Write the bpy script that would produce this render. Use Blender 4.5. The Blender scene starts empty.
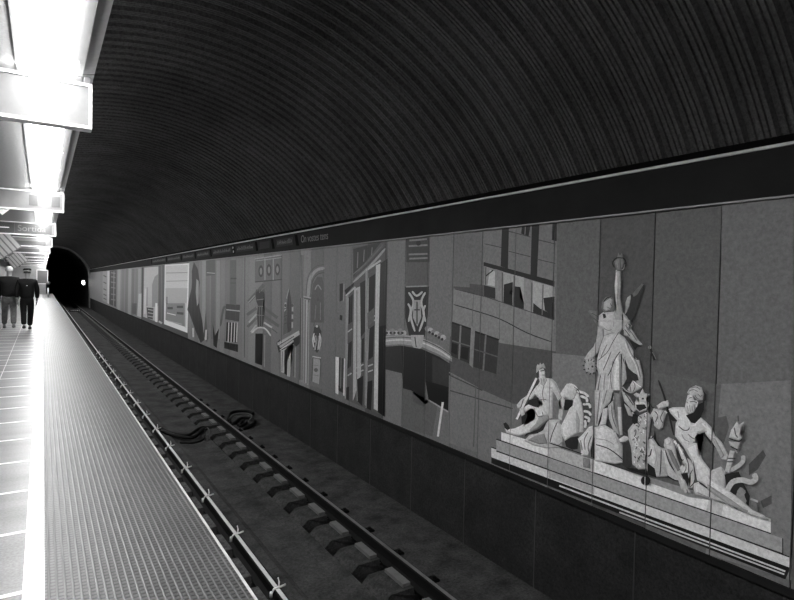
import bpy, bmesh, math, random
from mathutils import Vector, Matrix

# ------------------------------------------------------------------ camera
random.seed(7)
H = 1.5                      # eye height above the platform
FPX = 561.52
RM = ((0.8451935, -0.0028554, -0.5344528),
      (-0.5340822, 0.0330981, -0.8447844),
      (0.0201015, 0.9994480, 0.0264492))
S = bpy.context.scene
C = S.collection
cam_d = bpy.data.cameras.new('camera')
cam_d.sensor_fit = 'HORIZONTAL'; cam_d.sensor_width = 36.0
cam_d.lens = FPX / 794.0 * 36.0
cam_d.clip_end = 300; cam_d.clip_start = 0.05
cam = bpy.data.objects.new('camera', cam_d); C.objects.link(cam)
cam.matrix_world = Matrix.Translation((0, 0, H)) @ Matrix(RM).to_4x4()
S.camera = cam

# ------------------------------------------------------------------ world, exposure
w = bpy.data.worlds.new('underground'); S.world = w; w.use_nodes = True
w.node_tree.nodes['Background'].inputs[0].default_value = (0.5, 0.5, 0.5, 1)
w.node_tree.nodes['Background'].inputs[1].default_value = 0.0
S.view_settings.view_transform = 'Standard'
S.view_settings.look = 'None'
S.view_settings.gamma = 1.0
S.view_settings.use_curve_mapping = False
S.view_settings.exposure = 0.0
STRIP = 34.0                 # strength of the fluorescent strip over the platform edge
UPLIGHT = 14.0               # unseen tubes added on top of the ceiling deck to brighten the vault
S.cycles.max_bounces = 6

XW = 4.1                     # face of the wall across the track
ZB = -1.45                   # track bed
ZR = -1.28                   # rail head
Y0, Y1 = -7.0, 64.0          # station hall along the track
EDGE = 0.867                 # platform edge

# ------------------------------------------------------------------ materials
def lin(v):
    v = v / 255.0
    return v / 12.92 if v <= 0.04045 else ((v + 0.055) / 1.055) ** 2.4

def new_mat(name):
    m = bpy.data.materials.new(name); m.use_nodes = True
    nt = m.node_tree
    return m, nt, nt.nodes['Principled BSDF']

def mat(name, g, rough=0.6, var=0.0, scale=8.0, metal=0.0, bump=0.0, bscale=60.0, spec=0.5, detail=6.0, grain=0.0):
    m, nt, b = new_mat(name)
    b.inputs['Base Color'].default_value = (g, g, g, 1)
    b.inputs['Roughness'].default_value = rough
    b.inputs['Metallic'].default_value = metal
    b.inputs['Specular IOR Level'].default_value = spec
    tc = nt.nodes.new('ShaderNodeTexCoord')
    if var > 0:
        n = nt.nodes.new('ShaderNodeTexNoise'); n.inputs['Scale'].default_value = scale
        n.inputs['Detail'].default_value = detail; n.inputs['Roughness'].default_value = 0.65
        nt.links.new(tc.outputs['Object'], n.inputs['Vector'])
        r = nt.nodes.new('ShaderNodeMapRange')
        r.inputs[1].default_value = 0.3; r.inputs[2].default_value = 0.7
        r.inputs[3].default_value = g * (1 - var); r.inputs[4].default_value = g * (1 + var)
        nt.links.new(n.outputs[0], r.inputs[0])
        out = r.outputs[0]
        if grain > 0:
            g2 = nt.nodes.new('ShaderNodeTexNoise'); g2.inputs['Scale'].default_value = 38; g2.inputs['Detail'].default_value = 3; g2.inputs['Roughness'].default_value = 0.9
            nt.links.new(tc.outputs['Object'], g2.inputs['Vector'])
            q = nt.nodes.new('ShaderNodeMapRange'); q.inputs[1].default_value = 0.3; q.inputs[2].default_value = 0.7
            q.inputs[3].default_value = 1-grain; q.inputs[4].default_value = 1+grain
            nt.links.new(g2.outputs[0], q.inputs[0])
            k = nt.nodes.new('ShaderNodeMath'); k.operation = 'MULTIPLY'
            nt.links.new(out, k.inputs[0]); nt.links.new(q.outputs[0], k.inputs[1]); out = k.outputs[0]
        nt.links.new(out, b.inputs['Base Color'])
    if bump > 0:
        n2 = nt.nodes.new('ShaderNodeTexNoise'); n2.inputs['Scale'].default_value = bscale
        n2.inputs['Detail'].default_value = 4
        nt.links.new(tc.outputs['Object'], n2.inputs['Vector'])
        bp = nt.nodes.new('ShaderNodeBump'); bp.inputs['Strength'].default_value = bump
        bp.inputs['Distance'].default_value = 0.01
        nt.links.new(n2.outputs[0], bp.inputs['Height'])
        nt.links.new(bp.outputs[0], b.inputs['Normal'])
    return m

def emit(name, g, s):
    m, nt, b = new_mat(name)
    b.inputs['Base Color'].default_value = (g, g, g, 1)
    b.inputs['Emission Color'].default_value = (1, 1, 1, 1)
    b.inputs['Emission Strength'].default_value = s
    return m

M = {}
M['vault'] = mat('ribbed_vault_metal', 0.062, 0.75, 0.35, 1.2, bump=0.3, bscale=25, spec=0.15, grain=0.6)
M['portal'] = mat('tunnel_mouth_concrete', 0.2, 0.8, 0.3, 2, spec=0.2)
M['soffit'] = mat('soffit_panel', 0.22, 0.7, 0.15, 40)
M['housing'] = mat('white_enamel', 0.13, 0.4, 0.05, 10)
M['housing_grey'] = mat('grey_enamel', 0.3, 0.5, 0.1, 20)
M['strip'] = emit('fluorescent_glow', 0.9, STRIP)
M['uplight'] = emit('added_uplight_glow', 0.9, UPLIGHT)
M['sign'] = mat('sign_enamel', 0.14, 0.45, 0.08, 10)
M['sign_white'] = mat('sign_white_trim', 0.85, 0.4)
M['sign_grey'] = mat('sign_grey_window', 0.06, 0.4, 0.1, 20)
M['sign_letter'] = mat('sign_faint_lettering', 0.16, 0.5)
M['sign_dark'] = mat('sign_dark_field', 0.05, 0.4)
M['wall_dark'] = mat('dark_wall_cladding', 0.018, 0.7, 0.35, 3, bump=0.2, spec=0.12, grain=0.6)
M['joint_pale'] = mat('pale_joint', 0.023, 0.6, 0.3, 6)
M['fascia'] = mat('dark_fascia', 0.011, 0.7, 0.3, 2, spec=0.08)
M['metal_line'] = mat('bright_metal_trim', 0.42, 0.6, 0.1, 5)
M['metal_thin'] = mat('thin_metal_trim', 0.25, 0.5, 0.1, 5)
M['black'] = mat('black_gap', 0.003, 0.9, spec=0.05)
M['wall_end_pale'] = mat('pale_end_wall', 0.28, 0.6, 0.15, 2)
M['wall_left'] = mat('platform_wall', 0.25, 0.6, 0.2, 2)
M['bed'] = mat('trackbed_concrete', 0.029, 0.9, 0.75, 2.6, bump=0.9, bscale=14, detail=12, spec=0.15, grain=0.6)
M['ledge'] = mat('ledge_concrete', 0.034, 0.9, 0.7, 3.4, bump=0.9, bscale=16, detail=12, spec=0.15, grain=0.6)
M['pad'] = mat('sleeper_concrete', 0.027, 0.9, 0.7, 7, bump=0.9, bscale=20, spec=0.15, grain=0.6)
M['pad_lit'] = mat('lit_sleeper_concrete', 0.05, 0.9, 0.6, 9, bump=0.9, bscale=20, spec=0.15, grain=0.4)  # paler copy of the sleeper concrete, lit look put into the colour
M['plate'] = mat('rail_baseplate', 0.09, 0.6, 0.25, 12)
M['rail_side'] = mat('rail_side_steel', 0.005, 0.8, 0.3, 8, spec=0.1)
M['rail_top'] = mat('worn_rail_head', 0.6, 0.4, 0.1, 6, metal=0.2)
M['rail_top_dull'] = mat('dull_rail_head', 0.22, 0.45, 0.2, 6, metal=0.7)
M['clip'] = mat('rail_clip_steel', 0.65, 0.5, 0.15, 20, metal=0.3)
M['cable'] = mat('black_rubber_cable', 0.005, 0.7, spec=0.1)
M['cable_grey'] = mat('grey_cable', 0.05, 0.7, spec=0.15)
M['edge_white'] = mat('platform_edge_paint', 0.5, 0.5, 0.15, 10)
M['edge_dark'] = mat('platform_side', 0.012, 0.9, 0.4, 5, spec=0.1)
M['joint_dark'] = mat('panel_joint_shadow_gap', 0.008, 0.7)

# polished white guide strip
M['guide'] = mat('polished_white_strip', 0.85, 0.22, 0.04, 10)

def tile_mat():
    m, nt, b = new_mat('grey_platform_tiles')
    tc = nt.nodes.new('ShaderNodeTexCoord')
    n = nt.nodes.new('ShaderNodeTexNoise'); n.inputs['Scale'].default_value = 70; n.inputs['Detail'].default_value = 5
    nt.links.new(tc.outputs['Object'], n.inputs['Vector'])
    n2 = nt.nodes.new('ShaderNodeTexNoise'); n2.inputs['Scale'].default_value = 1.3; n2.inputs['Detail'].default_value = 3
    mp = nt.nodes.new('ShaderNodeMapping'); mp.inputs['Scale'].default_value = (0.6, 3.0, 1)
    nt.links.new(tc.outputs['Object'], mp.inputs[0]); nt.links.new(mp.outputs[0], n2.inputs['Vector'])
    a = nt.nodes.new('ShaderNodeMath'); a.operation = 'ADD'
    nt.links.new(n.outputs[0], a.inputs[0]); nt.links.new(n2.outputs[0], a.inputs[1])
    r = nt.nodes.new('ShaderNodeMapRange')
    r.inputs[1].default_value = 0.7; r.inputs[2].default_value = 1.3
    r.inputs[3].default_value = 0.075; r.inputs[4].default_value = 0.19
    nt.links.new(a.outputs[0], r.inputs[0]); nt.links.new(r.outputs[0], b.inputs['Base Color'])
    b.inputs['Roughness'].default_value = 0.38
    return m
M['tile'] = tile_mat()
M['grout'] = mat('pale_tile_joint', 0.8, 0.35)

def tactile_mat():
    # ridged safety paving: rows along the edge, short dashes across each row
    m, nt, b = new_mat('ridged_tactile_paving')
    N = nt.nodes.new; L = nt.links.new
    tc = N('ShaderNodeTexCoord'); sp = N('ShaderNodeSeparateXYZ'); L(tc.outputs['Object'], sp.inputs[0])
    def math_(op, a, bb=None, cc=None):
        k = N('ShaderNodeMath'); k.operation = op
        for i, v in enumerate((a, bb, cc)):
            if v is None: continue
            if isinstance(v, (int, float)): k.inputs[i].default_value = v
            else: L(v, k.inputs[i])
        return k.outputs[0]
    px, py = 0.0333, 0.034
    fx = math_('FRACT', math_('DIVIDE', sp.outputs[0], px))
    row = math_('FLOOR', math_('DIVIDE', sp.outputs[0], px))
    off = math_('MULTIPLY', math_('MODULO', row, 2.0), 0.5)
    fy = math_('FRACT', math_('ADD', math_('DIVIDE', sp.outputs[1], py), off))
    # dash: |fx-.5|<.36 and |fy-.5|<.22
    ax = math_('ABSOLUTE', math_('SUBTRACT', fx, 0.5)); ay = math_('ABSOLUTE', math_('SUBTRACT', fy, 0.5))
    inx = N('ShaderNodeMapRange'); inx.inputs[1].default_value = 0.26; inx.inputs[2].default_value = 0.36
    inx.inputs[3].default_value = 1; inx.inputs[4].default_value = 0; L(ax, inx.inputs[0])
    iny = N('ShaderNodeMapRange'); iny.inputs[1].default_value = 0.16; iny.inputs[2].default_value = 0.26
    iny.inputs[3].default_value = 1; iny.inputs[4].default_value = 0; L(ay, iny.inputs[0])
    dash = math_('MULTIPLY', inx.outputs[0], iny.outputs[0])
    line = N('ShaderNodeMapRange'); line.inputs[1].default_value = 0.36; line.inputs[2].default_value = 0.48
    line.inputs[3].default_value = 0; line.inputs[4].default_value = 1; L(ax, line.inputs[0])
    n = N('ShaderNodeTexNoise'); n.inputs['Scale'].default_value = 2.2; n.inputs['Detail'].default_value = 12; n.inputs['Roughness'].default_value = 0.75
    L(tc.outputs['Object'], n.inputs['Vector'])
    base = N('ShaderNodeMapRange'); base.inputs[1].default_value = 0.3; base.inputs[2].default_value = 0.7
    base.inputs[3].default_value = 0.058; base.inputs[4].default_value = 0.10; L(n.outputs[0], base.inputs[0])
    c1 = math_('MULTIPLY', base.outputs[0], math_('SUBTRACT', 1.0, math_('MULTIPLY', dash, 0.78)))
    c2 = math_('ADD', c1, math_('MULTIPLY', line.outputs[0], 0.055))
    L(c2, b.inputs['Base Color'])
    b.inputs['Roughness'].default_value = 0.42
    h = math_('ADD', math_('MULTIPLY', dash, -0.6), math_('MULTIPLY', line.outputs[0], 0.4))
    bp = N('ShaderNodeBump'); bp.inputs['Strength'].default_value = 0.35; bp.inputs['Distance'].default_value = 0.004
    L(h, bp.inputs['Height']); L(bp.outputs[0], b.inputs['Normal'])
    return m
M['tactile'] = tactile_mat()

# ------------------------------------------------------------------ helpers
def link(o): C.objects.link(o); return o

def obj(name, bm, m, parent=None, smooth=False):
    me = bpy.data.meshes.new(name)
    bmesh.ops.recalc_face_normals(bm, faces=bm.faces)
    bm.to_mesh(me); bm.free()
    for mm in (m if isinstance(m, (list, tuple)) else [m]): me.materials.append(mm)
    if smooth:
        for p in me.polygons: p.use_smooth = True
    o = link(bpy.data.objects.new(name, me))
    if parent: o.parent = parent
    return o

def box(bm, x0, x1, y0, y1, z0, z1, mi=0):
    v = [bm.verts.new((x, y, z)) for x in (x0, x1) for y in (y0, y1) for z in (z0, z1)]
    for f in ((0,1,3,2),(4,6,7,5),(0,4,5,1),(2,3,7,6),(0,2,6,4),(1,5,7,3)):
        bm.faces.new([v[i] for i in f]).material_index = mi
    return v

def prism(bm, prof, y0, y1, mi=0, mis=None):
    """extrude an x,z outline along Y"""
    a = [bm.verts.new((x, y0, z)) for x, z in prof]; b = [bm.verts.new((x, y1, z)) for x, z in prof]
    n = len(prof)
    for i in range(n):
        f = bm.faces.new((a[i], a[(i+1) % n], b[(i+1) % n], b[i])); f.material_index = mis[i] if mis else mi
    bm.faces.new(a).material_index = mi; bm.faces.new(b[::-1]).material_index = mi

def tube(bm, pts, r, seg=8, mi=0, close=True):
    pts = [Vector(p) for p in pts]
    rings = []
    for i, p in enumerate(pts):
        d = (pts[min(i+1, len(pts)-1)] - pts[max(i-1, 0)]).normalized()
        up = Vector((0, 0, 1)) if abs(d.z) < 0.9 else Vector((1, 0, 0))
        s = d.cross(up).normalized(); t = s.cross(d)
        rr = r[i] if isinstance(r, (list, tuple)) else r
        rings.append([bm.verts.new(p + (s*math.cos(a) + t*math.sin(a))*rr) for a in [2*math.pi*k/seg for k in range(seg)]])
    for a, b in zip(rings, rings[1:]):
        for k in range(seg):
            bm.faces.new((a[k], a[(k+1) % seg], b[(k+1) % seg], b[k])).material_index = mi
    if close:
        bm.faces.new(rings[0]).material_index = mi; bm.faces.new(rings[-1][::-1]).material_index = mi

def smooth_path(pts, n=6):
    P = [Vector(p) for p in pts]; out = []
    for i in range(len(P)-1):
        p0 = P[max(i-1, 0)]; p1 = P[i]; p2 = P[i+1]; p3 = P[min(i+2, len(P)-1)]
        for k in range(n):
            t = k/n
            out.append(0.5*((2*p1) + (-p0+p2)*t + (2*p0-5*p1+4*p2-p3)*t*t + (-p0+3*p1-3*p2+p3)*t**3))
    out.append(P[-1]); return out

def empty(name, loc=(0, 0, 0)):
    o = bpy.data.objects.new(name, None); o.location = loc; o.empty_display_size = 0.2
    return link(o)

def tag(o, label=None, cat=None, group=None, kind=None):
    if label: o['label'] = label
    if cat: o['category'] = cat
    if group: o['group'] = group
    if kind: o['kind'] = kind
    return o

def dup(root, loc, label=None):
    r = root.copy(); link(r); r.location = loc
    if label: r['label'] = label
    for ch in list(root.children):
        c = ch.copy(); link(c); c.parent = r
        for g in list(ch.children):
            d = g.copy(); link(d); d.parent = c
    return r

def text_mesh(name, body, size, m, parent, mat4, align='LEFT'):
    cu = bpy.data.curves.new(name, 'FONT'); cu.body = body; cu.size = size; cu.align_x = align; cu.extrude = 0.0008
    t = bpy.data.objects.new(name + '_src', cu); C.objects.link(t)
    bpy.context.view_layer.update()
    dg = bpy.context.evaluated_depsgraph_get()
    me = bpy.data.meshes.new_from_object(t.evaluated_get(dg))
    me.name = name
    C.objects.unlink(t); bpy.data.objects.remove(t)
    me.materials.clear(); me.materials.append(m)
    o = link(bpy.data.objects.new(name, me)); o.matrix_world = mat4
    if parent:
        o.parent = parent; o.matrix_parent_inverse = Matrix.Translation(parent.location).inverted()
    return o

# ------------------------------------------------------------------ setting: vault
VCX, VCZ, VR = 1.2, 0.57, 3.51
def vault_pt(a, y, depth=0.0):
    r = VR - depth
    x = VCX + r*math.cos(a); z = VCZ + r*math.sin(a)
    t = min(max((y-28.0)/34.0, 0), 1); t = t*t*(3-2*t)
    if z > 2.5: z = 2.5 + (z-2.5)*(1 + 0.42*t)
    return x, y, z
A0 = math.asin((2.475-VCZ)/VR); A1 = math.pi - A0
def build_vault():
    bm = bmesh.new()
    P = 0.2; D = 0.05
    prof = [(0, 0), (.010, 1), (.033, 1), (.037, .7), (.045, .7), (.049, 1), (.070, 1), (.074, .7), (.082, .7), (.086, 1), (.108, 1), (.118, .0), (.148, 0), (.153, .3), (.163, .3), (.168, 0)]
    ys = []
    y = Y0
    while y < Y1:
        for dy, d in prof:
            if y+dy < Y1: ys.append((y+dy, d*D))
        y += P
    ys.append((Y1, 0))
    n = 34
    prev = None
    for y, d in ys:
        ring = [bm.verts.new(vault_pt(A0+(A1-A0)*k/n, y, d)) for k in range(n+1)]
        if prev:
            for k in range(n): bm.faces.new((prev[k], prev[k+1], ring[k+1], ring[k]))
        prev = ring
    o = obj('ceiling', bm, M['vault']); o.data.shade_flat()
    return tag(o, 'dark ribbed barrel vault arching over the track', 'ceiling', kind='structure')
build_vault()
bm = bmesh.new(); prev = None  # black strip in place of the shadow along the foot of the vault
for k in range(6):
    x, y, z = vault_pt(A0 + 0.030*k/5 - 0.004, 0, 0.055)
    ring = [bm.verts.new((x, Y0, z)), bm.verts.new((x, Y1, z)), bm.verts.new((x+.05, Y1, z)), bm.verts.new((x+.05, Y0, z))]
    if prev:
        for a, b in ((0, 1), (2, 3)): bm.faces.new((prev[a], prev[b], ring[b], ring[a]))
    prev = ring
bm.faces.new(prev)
tag(obj('vault_shadow_strip', bm, M['black']), 'black strip painted as shade at the foot of the ribbed vault', 'painted shadow', kind='structure')

# ------------------------------------------------------------------ setting: walls, floors
bm = bmesh.new(); box(bm, XW, XW+0.3, Y0, Y1, ZB-0.1, 2.5)
tag(obj('wall_right', bm, M['wall_dark']), 'dark clad wall below the murals across the track', 'wall', kind='structure')
bm = bmesh.new()
y = 2.77 - 1.09*8
while y < Y1:
    box(bm, XW-0.004, XW+0.01, y-0.006, y+0.006, ZB, -0.46); y += 1.09
tag(obj('trim_1', bm, M['joint_pale']), 'thin pale upright joints in the dark wall', 'wall joints', kind='structure')
bm = bmesh.new(); box(bm, XW-0.03, XW-0.0005, Y0, Y1, -0.46, -0.405)
tag(obj('trim_2', bm, M['fascia']), 'dark ledge under the mural panels', 'ledge', kind='structure')
bm = bmesh.new(); box(bm, XW-0.05, XW-0.0005, Y0, Y1, 2.13, 2.4455)
tag(obj('trim_3', bm, M['fascia']), 'black fascia band above the murals', 'fascia', kind='structure')
bm = bmesh.new(); box(bm, XW-0.07, XW-0.0005, Y0, Y1, 2.446, 2.466)
tag(obj('trim_4', bm, M['metal_line']), 'bright metal trim along the top of the fascia', 'metal trim', kind='structure')
bm = bmesh.new(); box(bm, XW-0.055, XW-0.0005, Y0, Y1, 2.117, 2.129)
tag(obj('trim_5', bm, M['metal_thin']), 'thin metal trim along the bottom of the fascia', 'metal trim', kind='structure')
XL = -2.5
bm = bmesh.new(); box(bm, XL-0.3, XL, Y0, Y1, 0, 2.9)
tag(obj('wall_left', bm, M['wall_left']), 'pale wall behind the platform', 'wall', kind='structure')

# false ceiling over the platform
bm = bmesh.new(); box(bm, XL, -0.15, Y0, Y1, 2.9, 3.0)
tag(obj('ceiling', bm, M['soffit']), 'flat grey false ceiling over the platform', 'ceiling', kind='structure')
bm = bmesh.new(); box(bm, XL, 0.305, Y0, Y1, 3.0, 3.04)
tag(obj('ceiling', bm, M['housing_grey']), 'grey deck carrying the light strip', 'ceiling', kind='structure')

# end wall with the tunnel mouth
bm = bmesh.new()
hole = [(XW+0.02, ZB-0.1), (XW+0.0, 1.6), (3.98, 2.4), (3.72, 3.02), (3.3, 3.6), (2.8, 4.03), (2.2, 4.4), (1.5, 4.58), (0.7, 4.6), (-0.1, 4.45), (-0.8, 4.1), (-1.4, 3.5), (-1.8, 2.9), (-1.9, 0.0), (-1.9, ZB-0.1)]
def endring(y, off):
    return [bm.verts.new((x + (off*(x-1.2)), y, z + (off*(z-1.5) if z > 1 else 0))) for x, z in hole]
o1 = endring(Y1+0.02, 0.35); i1 = endring(Y1+0.02, 0.0); i2 = endring(Y1+0.9, -0.03)
for a, b in ((o1, i1), (i1, i2)):
    for k in range(len(hole)-1): bm.faces.new((a[k], a[k+1], b[k+1], b[k]))
tag(obj('wall_end', bm, M['portal']), 'dark end wall around the tunnel mouth', 'wall', kind='structure')
bm = bmesh.new()
prev = None
for k in range(9):
    yy = Y1+0.9 + k*5.0; sx = 0.06*k*k
    ring = [bm.verts.new((1.2 + (x-1.2)*0.97 - sx, yy, z if z < 1 else 1.5+(z-1.5)*0.97)) for x, z in hole]
    if prev:
        for q in range(len(hole)-1): bm.faces.new((prev[q], prev[q+1], ring[q+1], ring[q]))
    prev = ring
bm.faces.new(prev)
M['tunnel'] = mat('near_black_tunnel_lining', 0.005, 0.9, 0.4, 1)  # near-black colour over the whole tunnel lining
tag(obj('wall_tunnel', bm, M['tunnel']), 'black tunnel beyond the station', 'tunnel', kind='structure')

bm = bmesh.new(); box(bm, XL, 0.32, 61.6, 61.8, 0.0, 2.89)
tag(obj('wall_platform_end', bm, M['wall_end_pale']), 'pale wall closing the far end of the platform', 'wall', kind='structure')
# platform
bm = bmesh.new(); box(bm, XL, -0.075, Y0, Y1, -0.3, 0.0)
tag(obj('floor', bm, M['tile']), 'grey polished tiles of the platform', 'floor', kind='structure')
bm = bmesh.new()
yj = 3.17 - 0.765*13
while yj < Y1:
    box(bm, XL, -0.076, yj-0.016, yj+0.016, -0.02, 0.0015); yj += 0.765
tag(obj('trim_6', bm, M['grout']), 'pale joints across the platform tiles', 'tile joints', kind='structure')
bm = bmesh.new(); 
for xj in (-0.52, -1.0, -1.5, -2.0): box(bm, xj-0.004, xj+0.004, Y0, Y1, -0.02, 0.001)
tag(obj('trim_7', bm, M['grout']), 'thin lengthwise joints of the platform tiles', 'tile joints', kind='structure')
bm = bmesh.new(); box(bm, -0.0749, 0.014, Y0, Y1, -0.3, 0.002)
tag(obj('trim_8', bm, M['guide']), 'glossy white guide strip set in the platform', 'guide strip', kind='structure')
bm = bmesh.new(); box(bm, 0.0141, EDGE-0.014, Y0, Y1, -0.3, 0.0)
tag(obj('floor', bm, M['tactile']), 'ridged safety paving along the platform edge', 'floor', kind='structure')
bm = bmesh.new(); box(bm, EDGE-0.0139, EDGE, Y0, Y1, -0.06, 0.001)
tag(obj('trim_9', bm, M['edge_white']), 'white nosing of the platform edge', 'platform edge', kind='structure')
bm = bmesh.new(); box(bm, 0.5, EDGE-0.015, Y0, Y1, ZB-0.1, -0.3); box(bm, EDGE-0.1, EDGE-0.004, Y0, Y1, -0.3, -0.061)
tag(obj('wall_platform', bm, M['edge_dark']), 'dark side of the platform above the track', 'wall', kind='structure')
bm = bmesh.new(); box(bm, EDGE-0.2, XW, Y0, Y1+40, ZB-0.22, ZB-0.16)
tag(obj('floor', bm, M['black']), 'dark bottom of the track trench', 'track bed', kind='structure')
# concrete channel between the rails and ledge beside the wall
bm = bmesh.new()
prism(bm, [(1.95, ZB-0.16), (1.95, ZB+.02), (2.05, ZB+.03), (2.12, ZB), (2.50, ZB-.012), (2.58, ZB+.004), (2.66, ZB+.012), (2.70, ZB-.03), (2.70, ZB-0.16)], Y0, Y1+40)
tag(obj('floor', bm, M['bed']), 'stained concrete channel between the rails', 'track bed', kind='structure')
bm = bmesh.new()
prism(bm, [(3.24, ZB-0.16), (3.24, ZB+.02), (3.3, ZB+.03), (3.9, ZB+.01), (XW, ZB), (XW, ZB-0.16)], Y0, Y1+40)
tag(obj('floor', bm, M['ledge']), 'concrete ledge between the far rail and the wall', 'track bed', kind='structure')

# ------------------------------------------------------------------ light strip and sign boxes
SIGN_Y = [4.41, 10.23, 16.17, 22.0, 27.8, 33.6, 39.4, 45.2, 51.0, 57.0]
ordn = ['first', 'second', 'third', 'fourth', 'fifth', 'sixth', 'seventh', 'eighth', 'ninth', 'tenth']
segs = [(Y0, SIGN_Y[0]+0.05)] + [(a+0.05, b+0.05) for a, b in zip(SIGN_Y, SIGN_Y[1:])] + [(SIGN_Y[-1]+0.05, Y1-0.5)]
for i, (a, b) in enumerate(segs):
    t = empty('light_strip', (0.03, (a+b)/2, 3.0))
    if i == 0: lb = 'widest glaring ceiling light strip, nearest the camera before the first sign box'
    elif i < len(SIGN_Y): lb = 'glaring ceiling light strip between the %s and %s hanging sign boxes' % (ordn[i-1], ordn[i])
    else: lb = 'farthest short ceiling light strip behind the last sign box by the tunnel'
    tag(t, lb, 'ceiling light', 'ceiling light strips over the platform')
    g = 0.01; oy = (a+b)/2
    def sh(bm):
        for v in bm.verts: v.co -= Vector((0.03, oy, 3.0))
        return bm
    bm = bmesh.new(); prism(bm, [(-.112, 2.93), (-.112, 2.89), (-.10, 2.83), (.145, 2.83), (.16, 2.89), (.16, 2.93)], a+g, b-g); obj('diffuser', sh(bm), M['strip'], t)
    bm = bmesh.new(); box(bm, -0.148, -0.113, a+g, b-g, 2.885, 2.999); obj('edge_rail', sh(bm), M['housing'], t)
    bm = bmesh.new(); prism(bm, [(0.161, 2.999), (0.161, 2.895), (0.172, 2.885), (0.232, 2.885), (0.232, 2.999)], a+g, b-g); obj('housing', sh(bm), M['housing'], t)
    bm = bmesh.new(); prism(bm, [(0.2325, 2.999), (0.2325, 2.9), (0.303, 2.915), (0.303, 2.999)], a+g, b-g); obj('cover_plate', sh(bm), M['housing_grey'], t)
    y = a+0.35
    while y < min(b-0.1, 14):
        bm = bmesh.new(); box(bm, 0.175, 0.20, y, y+0.05, 2.876, 2.886); obj('clip', sh(bm), M['housing_grey'], t); y += 1.2
    if True:
        b2 = bmesh.new(); box(b2, .05, .12, a+g, b-g, 3.041, 3.055); obj('added_uplight', sh(b2), M['uplight'], t)  # hidden emitter added to lighten the vault from below

def sign(i, y):
    t = empty('sign_box', (0.28, y, 2.52))
    z0, z1, x0, x1, d = 2.525, 2.83, -2.1, 0.287, 0.1
    o = Vector(t.location)
    def P(name, fn, m):
        bm = bmesh.new(); fn(bm)
        for v in bm.verts: v.co -= o
        return obj(name, bm, m, t)
    P('panel', lambda b: box(b, x0+.02, x1-.02, y+.004, y+d, z0+.02, z1-.02), M['sign'])
    def fr(b):
        box(b, x0, x1, y-.006, y+d+.004, z0, z0+.02); box(b, x0, x1, y-.006, y+d+.004, z1-.02, z1)
        box(b, x1-.02, x1, y-.006, y+d+.004, z0+.02, z1-.02); box(b, x0, x0+.02, y-.006, y+d+.004, z0+.02, z1-.02)
    P('frame', fr, M['sign_white'])
    for xx in (-1.9, -0.9, 0.26):
        P('bracket', lambda b: box(b, xx-.02, xx+.02, y+.03, y+.07, z1+.001, 2.884 if xx > 0.1 else 2.899), M['housing'])
    if i == 0: lb = 'largest blank white sign box hanging across the light strip, nearest'
    elif i == 1:
        lb = 'hanging sign box with two square grey windows, second from the camera'
        for xa, xb in ((-.17, -.06), (0.12, 0.235)):
            P('window', lambda b: box(b, xa, xb, y-.002, y+.003, 2.60, 2.76), M['sign_grey'])
    elif i == 2:
        lb = 'hanging sign box with a dark arrow square and white lettering'
        P('arrow_field', lambda b: box(b, -.98, -.56, y, y+.003, 2.56, 2.795), M['sign_dark'])
        P('text_field', lambda b: box(b, -.555, .2, y+.0005, y+.003, 2.56, 2.795), M['sign_grey'])
        def arrow(b):
            box(b, -.88, -.66, y-.003, y-.001, 2.668, 2.69)
            v = [b.verts.new(p) for p in ((-.93, y-.003, 2.679), (-.85, y-.003, 2.73), (-.85, y-.003, 2.628))]; b.faces.new(v)
        P('arrow', arrow, M['sign_white'])
        text_mesh('lettering', 'Sortida', 0.2, M['sign_letter'], t, Matrix.Translation((-.5, y-.002, 2.615)) @ Matrix.Rotation(math.pi/2, 4, 'X'))
    elif i == 3:
        lb = 'hanging sign box with a long darker grey band, fourth from the camera'
        P('band', lambda b: box(b, -1.2, 0.1, y, y+.003, 2.57, 2.70), M['sign_grey'])
    elif i == 4:
        lb = 'hanging sign box above the walking couple, fifth from the camera'
        P('band', lambda b: box(b, -.9, -.1, y, y+.003, 2.57, 2.70), M['sign_grey'])
    else:
        lb = 'small far hanging sign box, %s from the camera' % ordn[i]
        P('band', lambda b: box(b, -.7, .1, y, y+.003, 2.58, 2.70), M['sign_grey'])
    tag(t, lb, 'sign', 'sign boxes hanging across the platform')
for i, y in enumerate(SIGN_Y): sign(i, y)

# diamond plate behind the second box
t = empty('diamond_sign', (-0.62, 12.6, 2.9))
bm = bmesh.new()
v = [bm.verts.new(p) for p in ((-.13, 0, -.13), (0, 0, -.26), (.13, 0, -.13), (0, 0, 0))]
f = bm.faces.new(v); r = bmesh.ops.extrude_face_region(bm, geom=[f]); bmesh.ops.translate(bm, vec=(0, .03, 0), verts=[g for g in r['geom'] if isinstance(g, bmesh.types.BMVert)])
obj('plate', bm, M['sign_white'], t)
bm = bmesh.new(); box(bm, -.07, .07, -.006, -.001, -.155, -.105); obj('bar', bm, M['sign_grey'], t)
tag(t, 'pale diamond shaped plate hanging behind the second sign box', 'sign')

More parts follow.
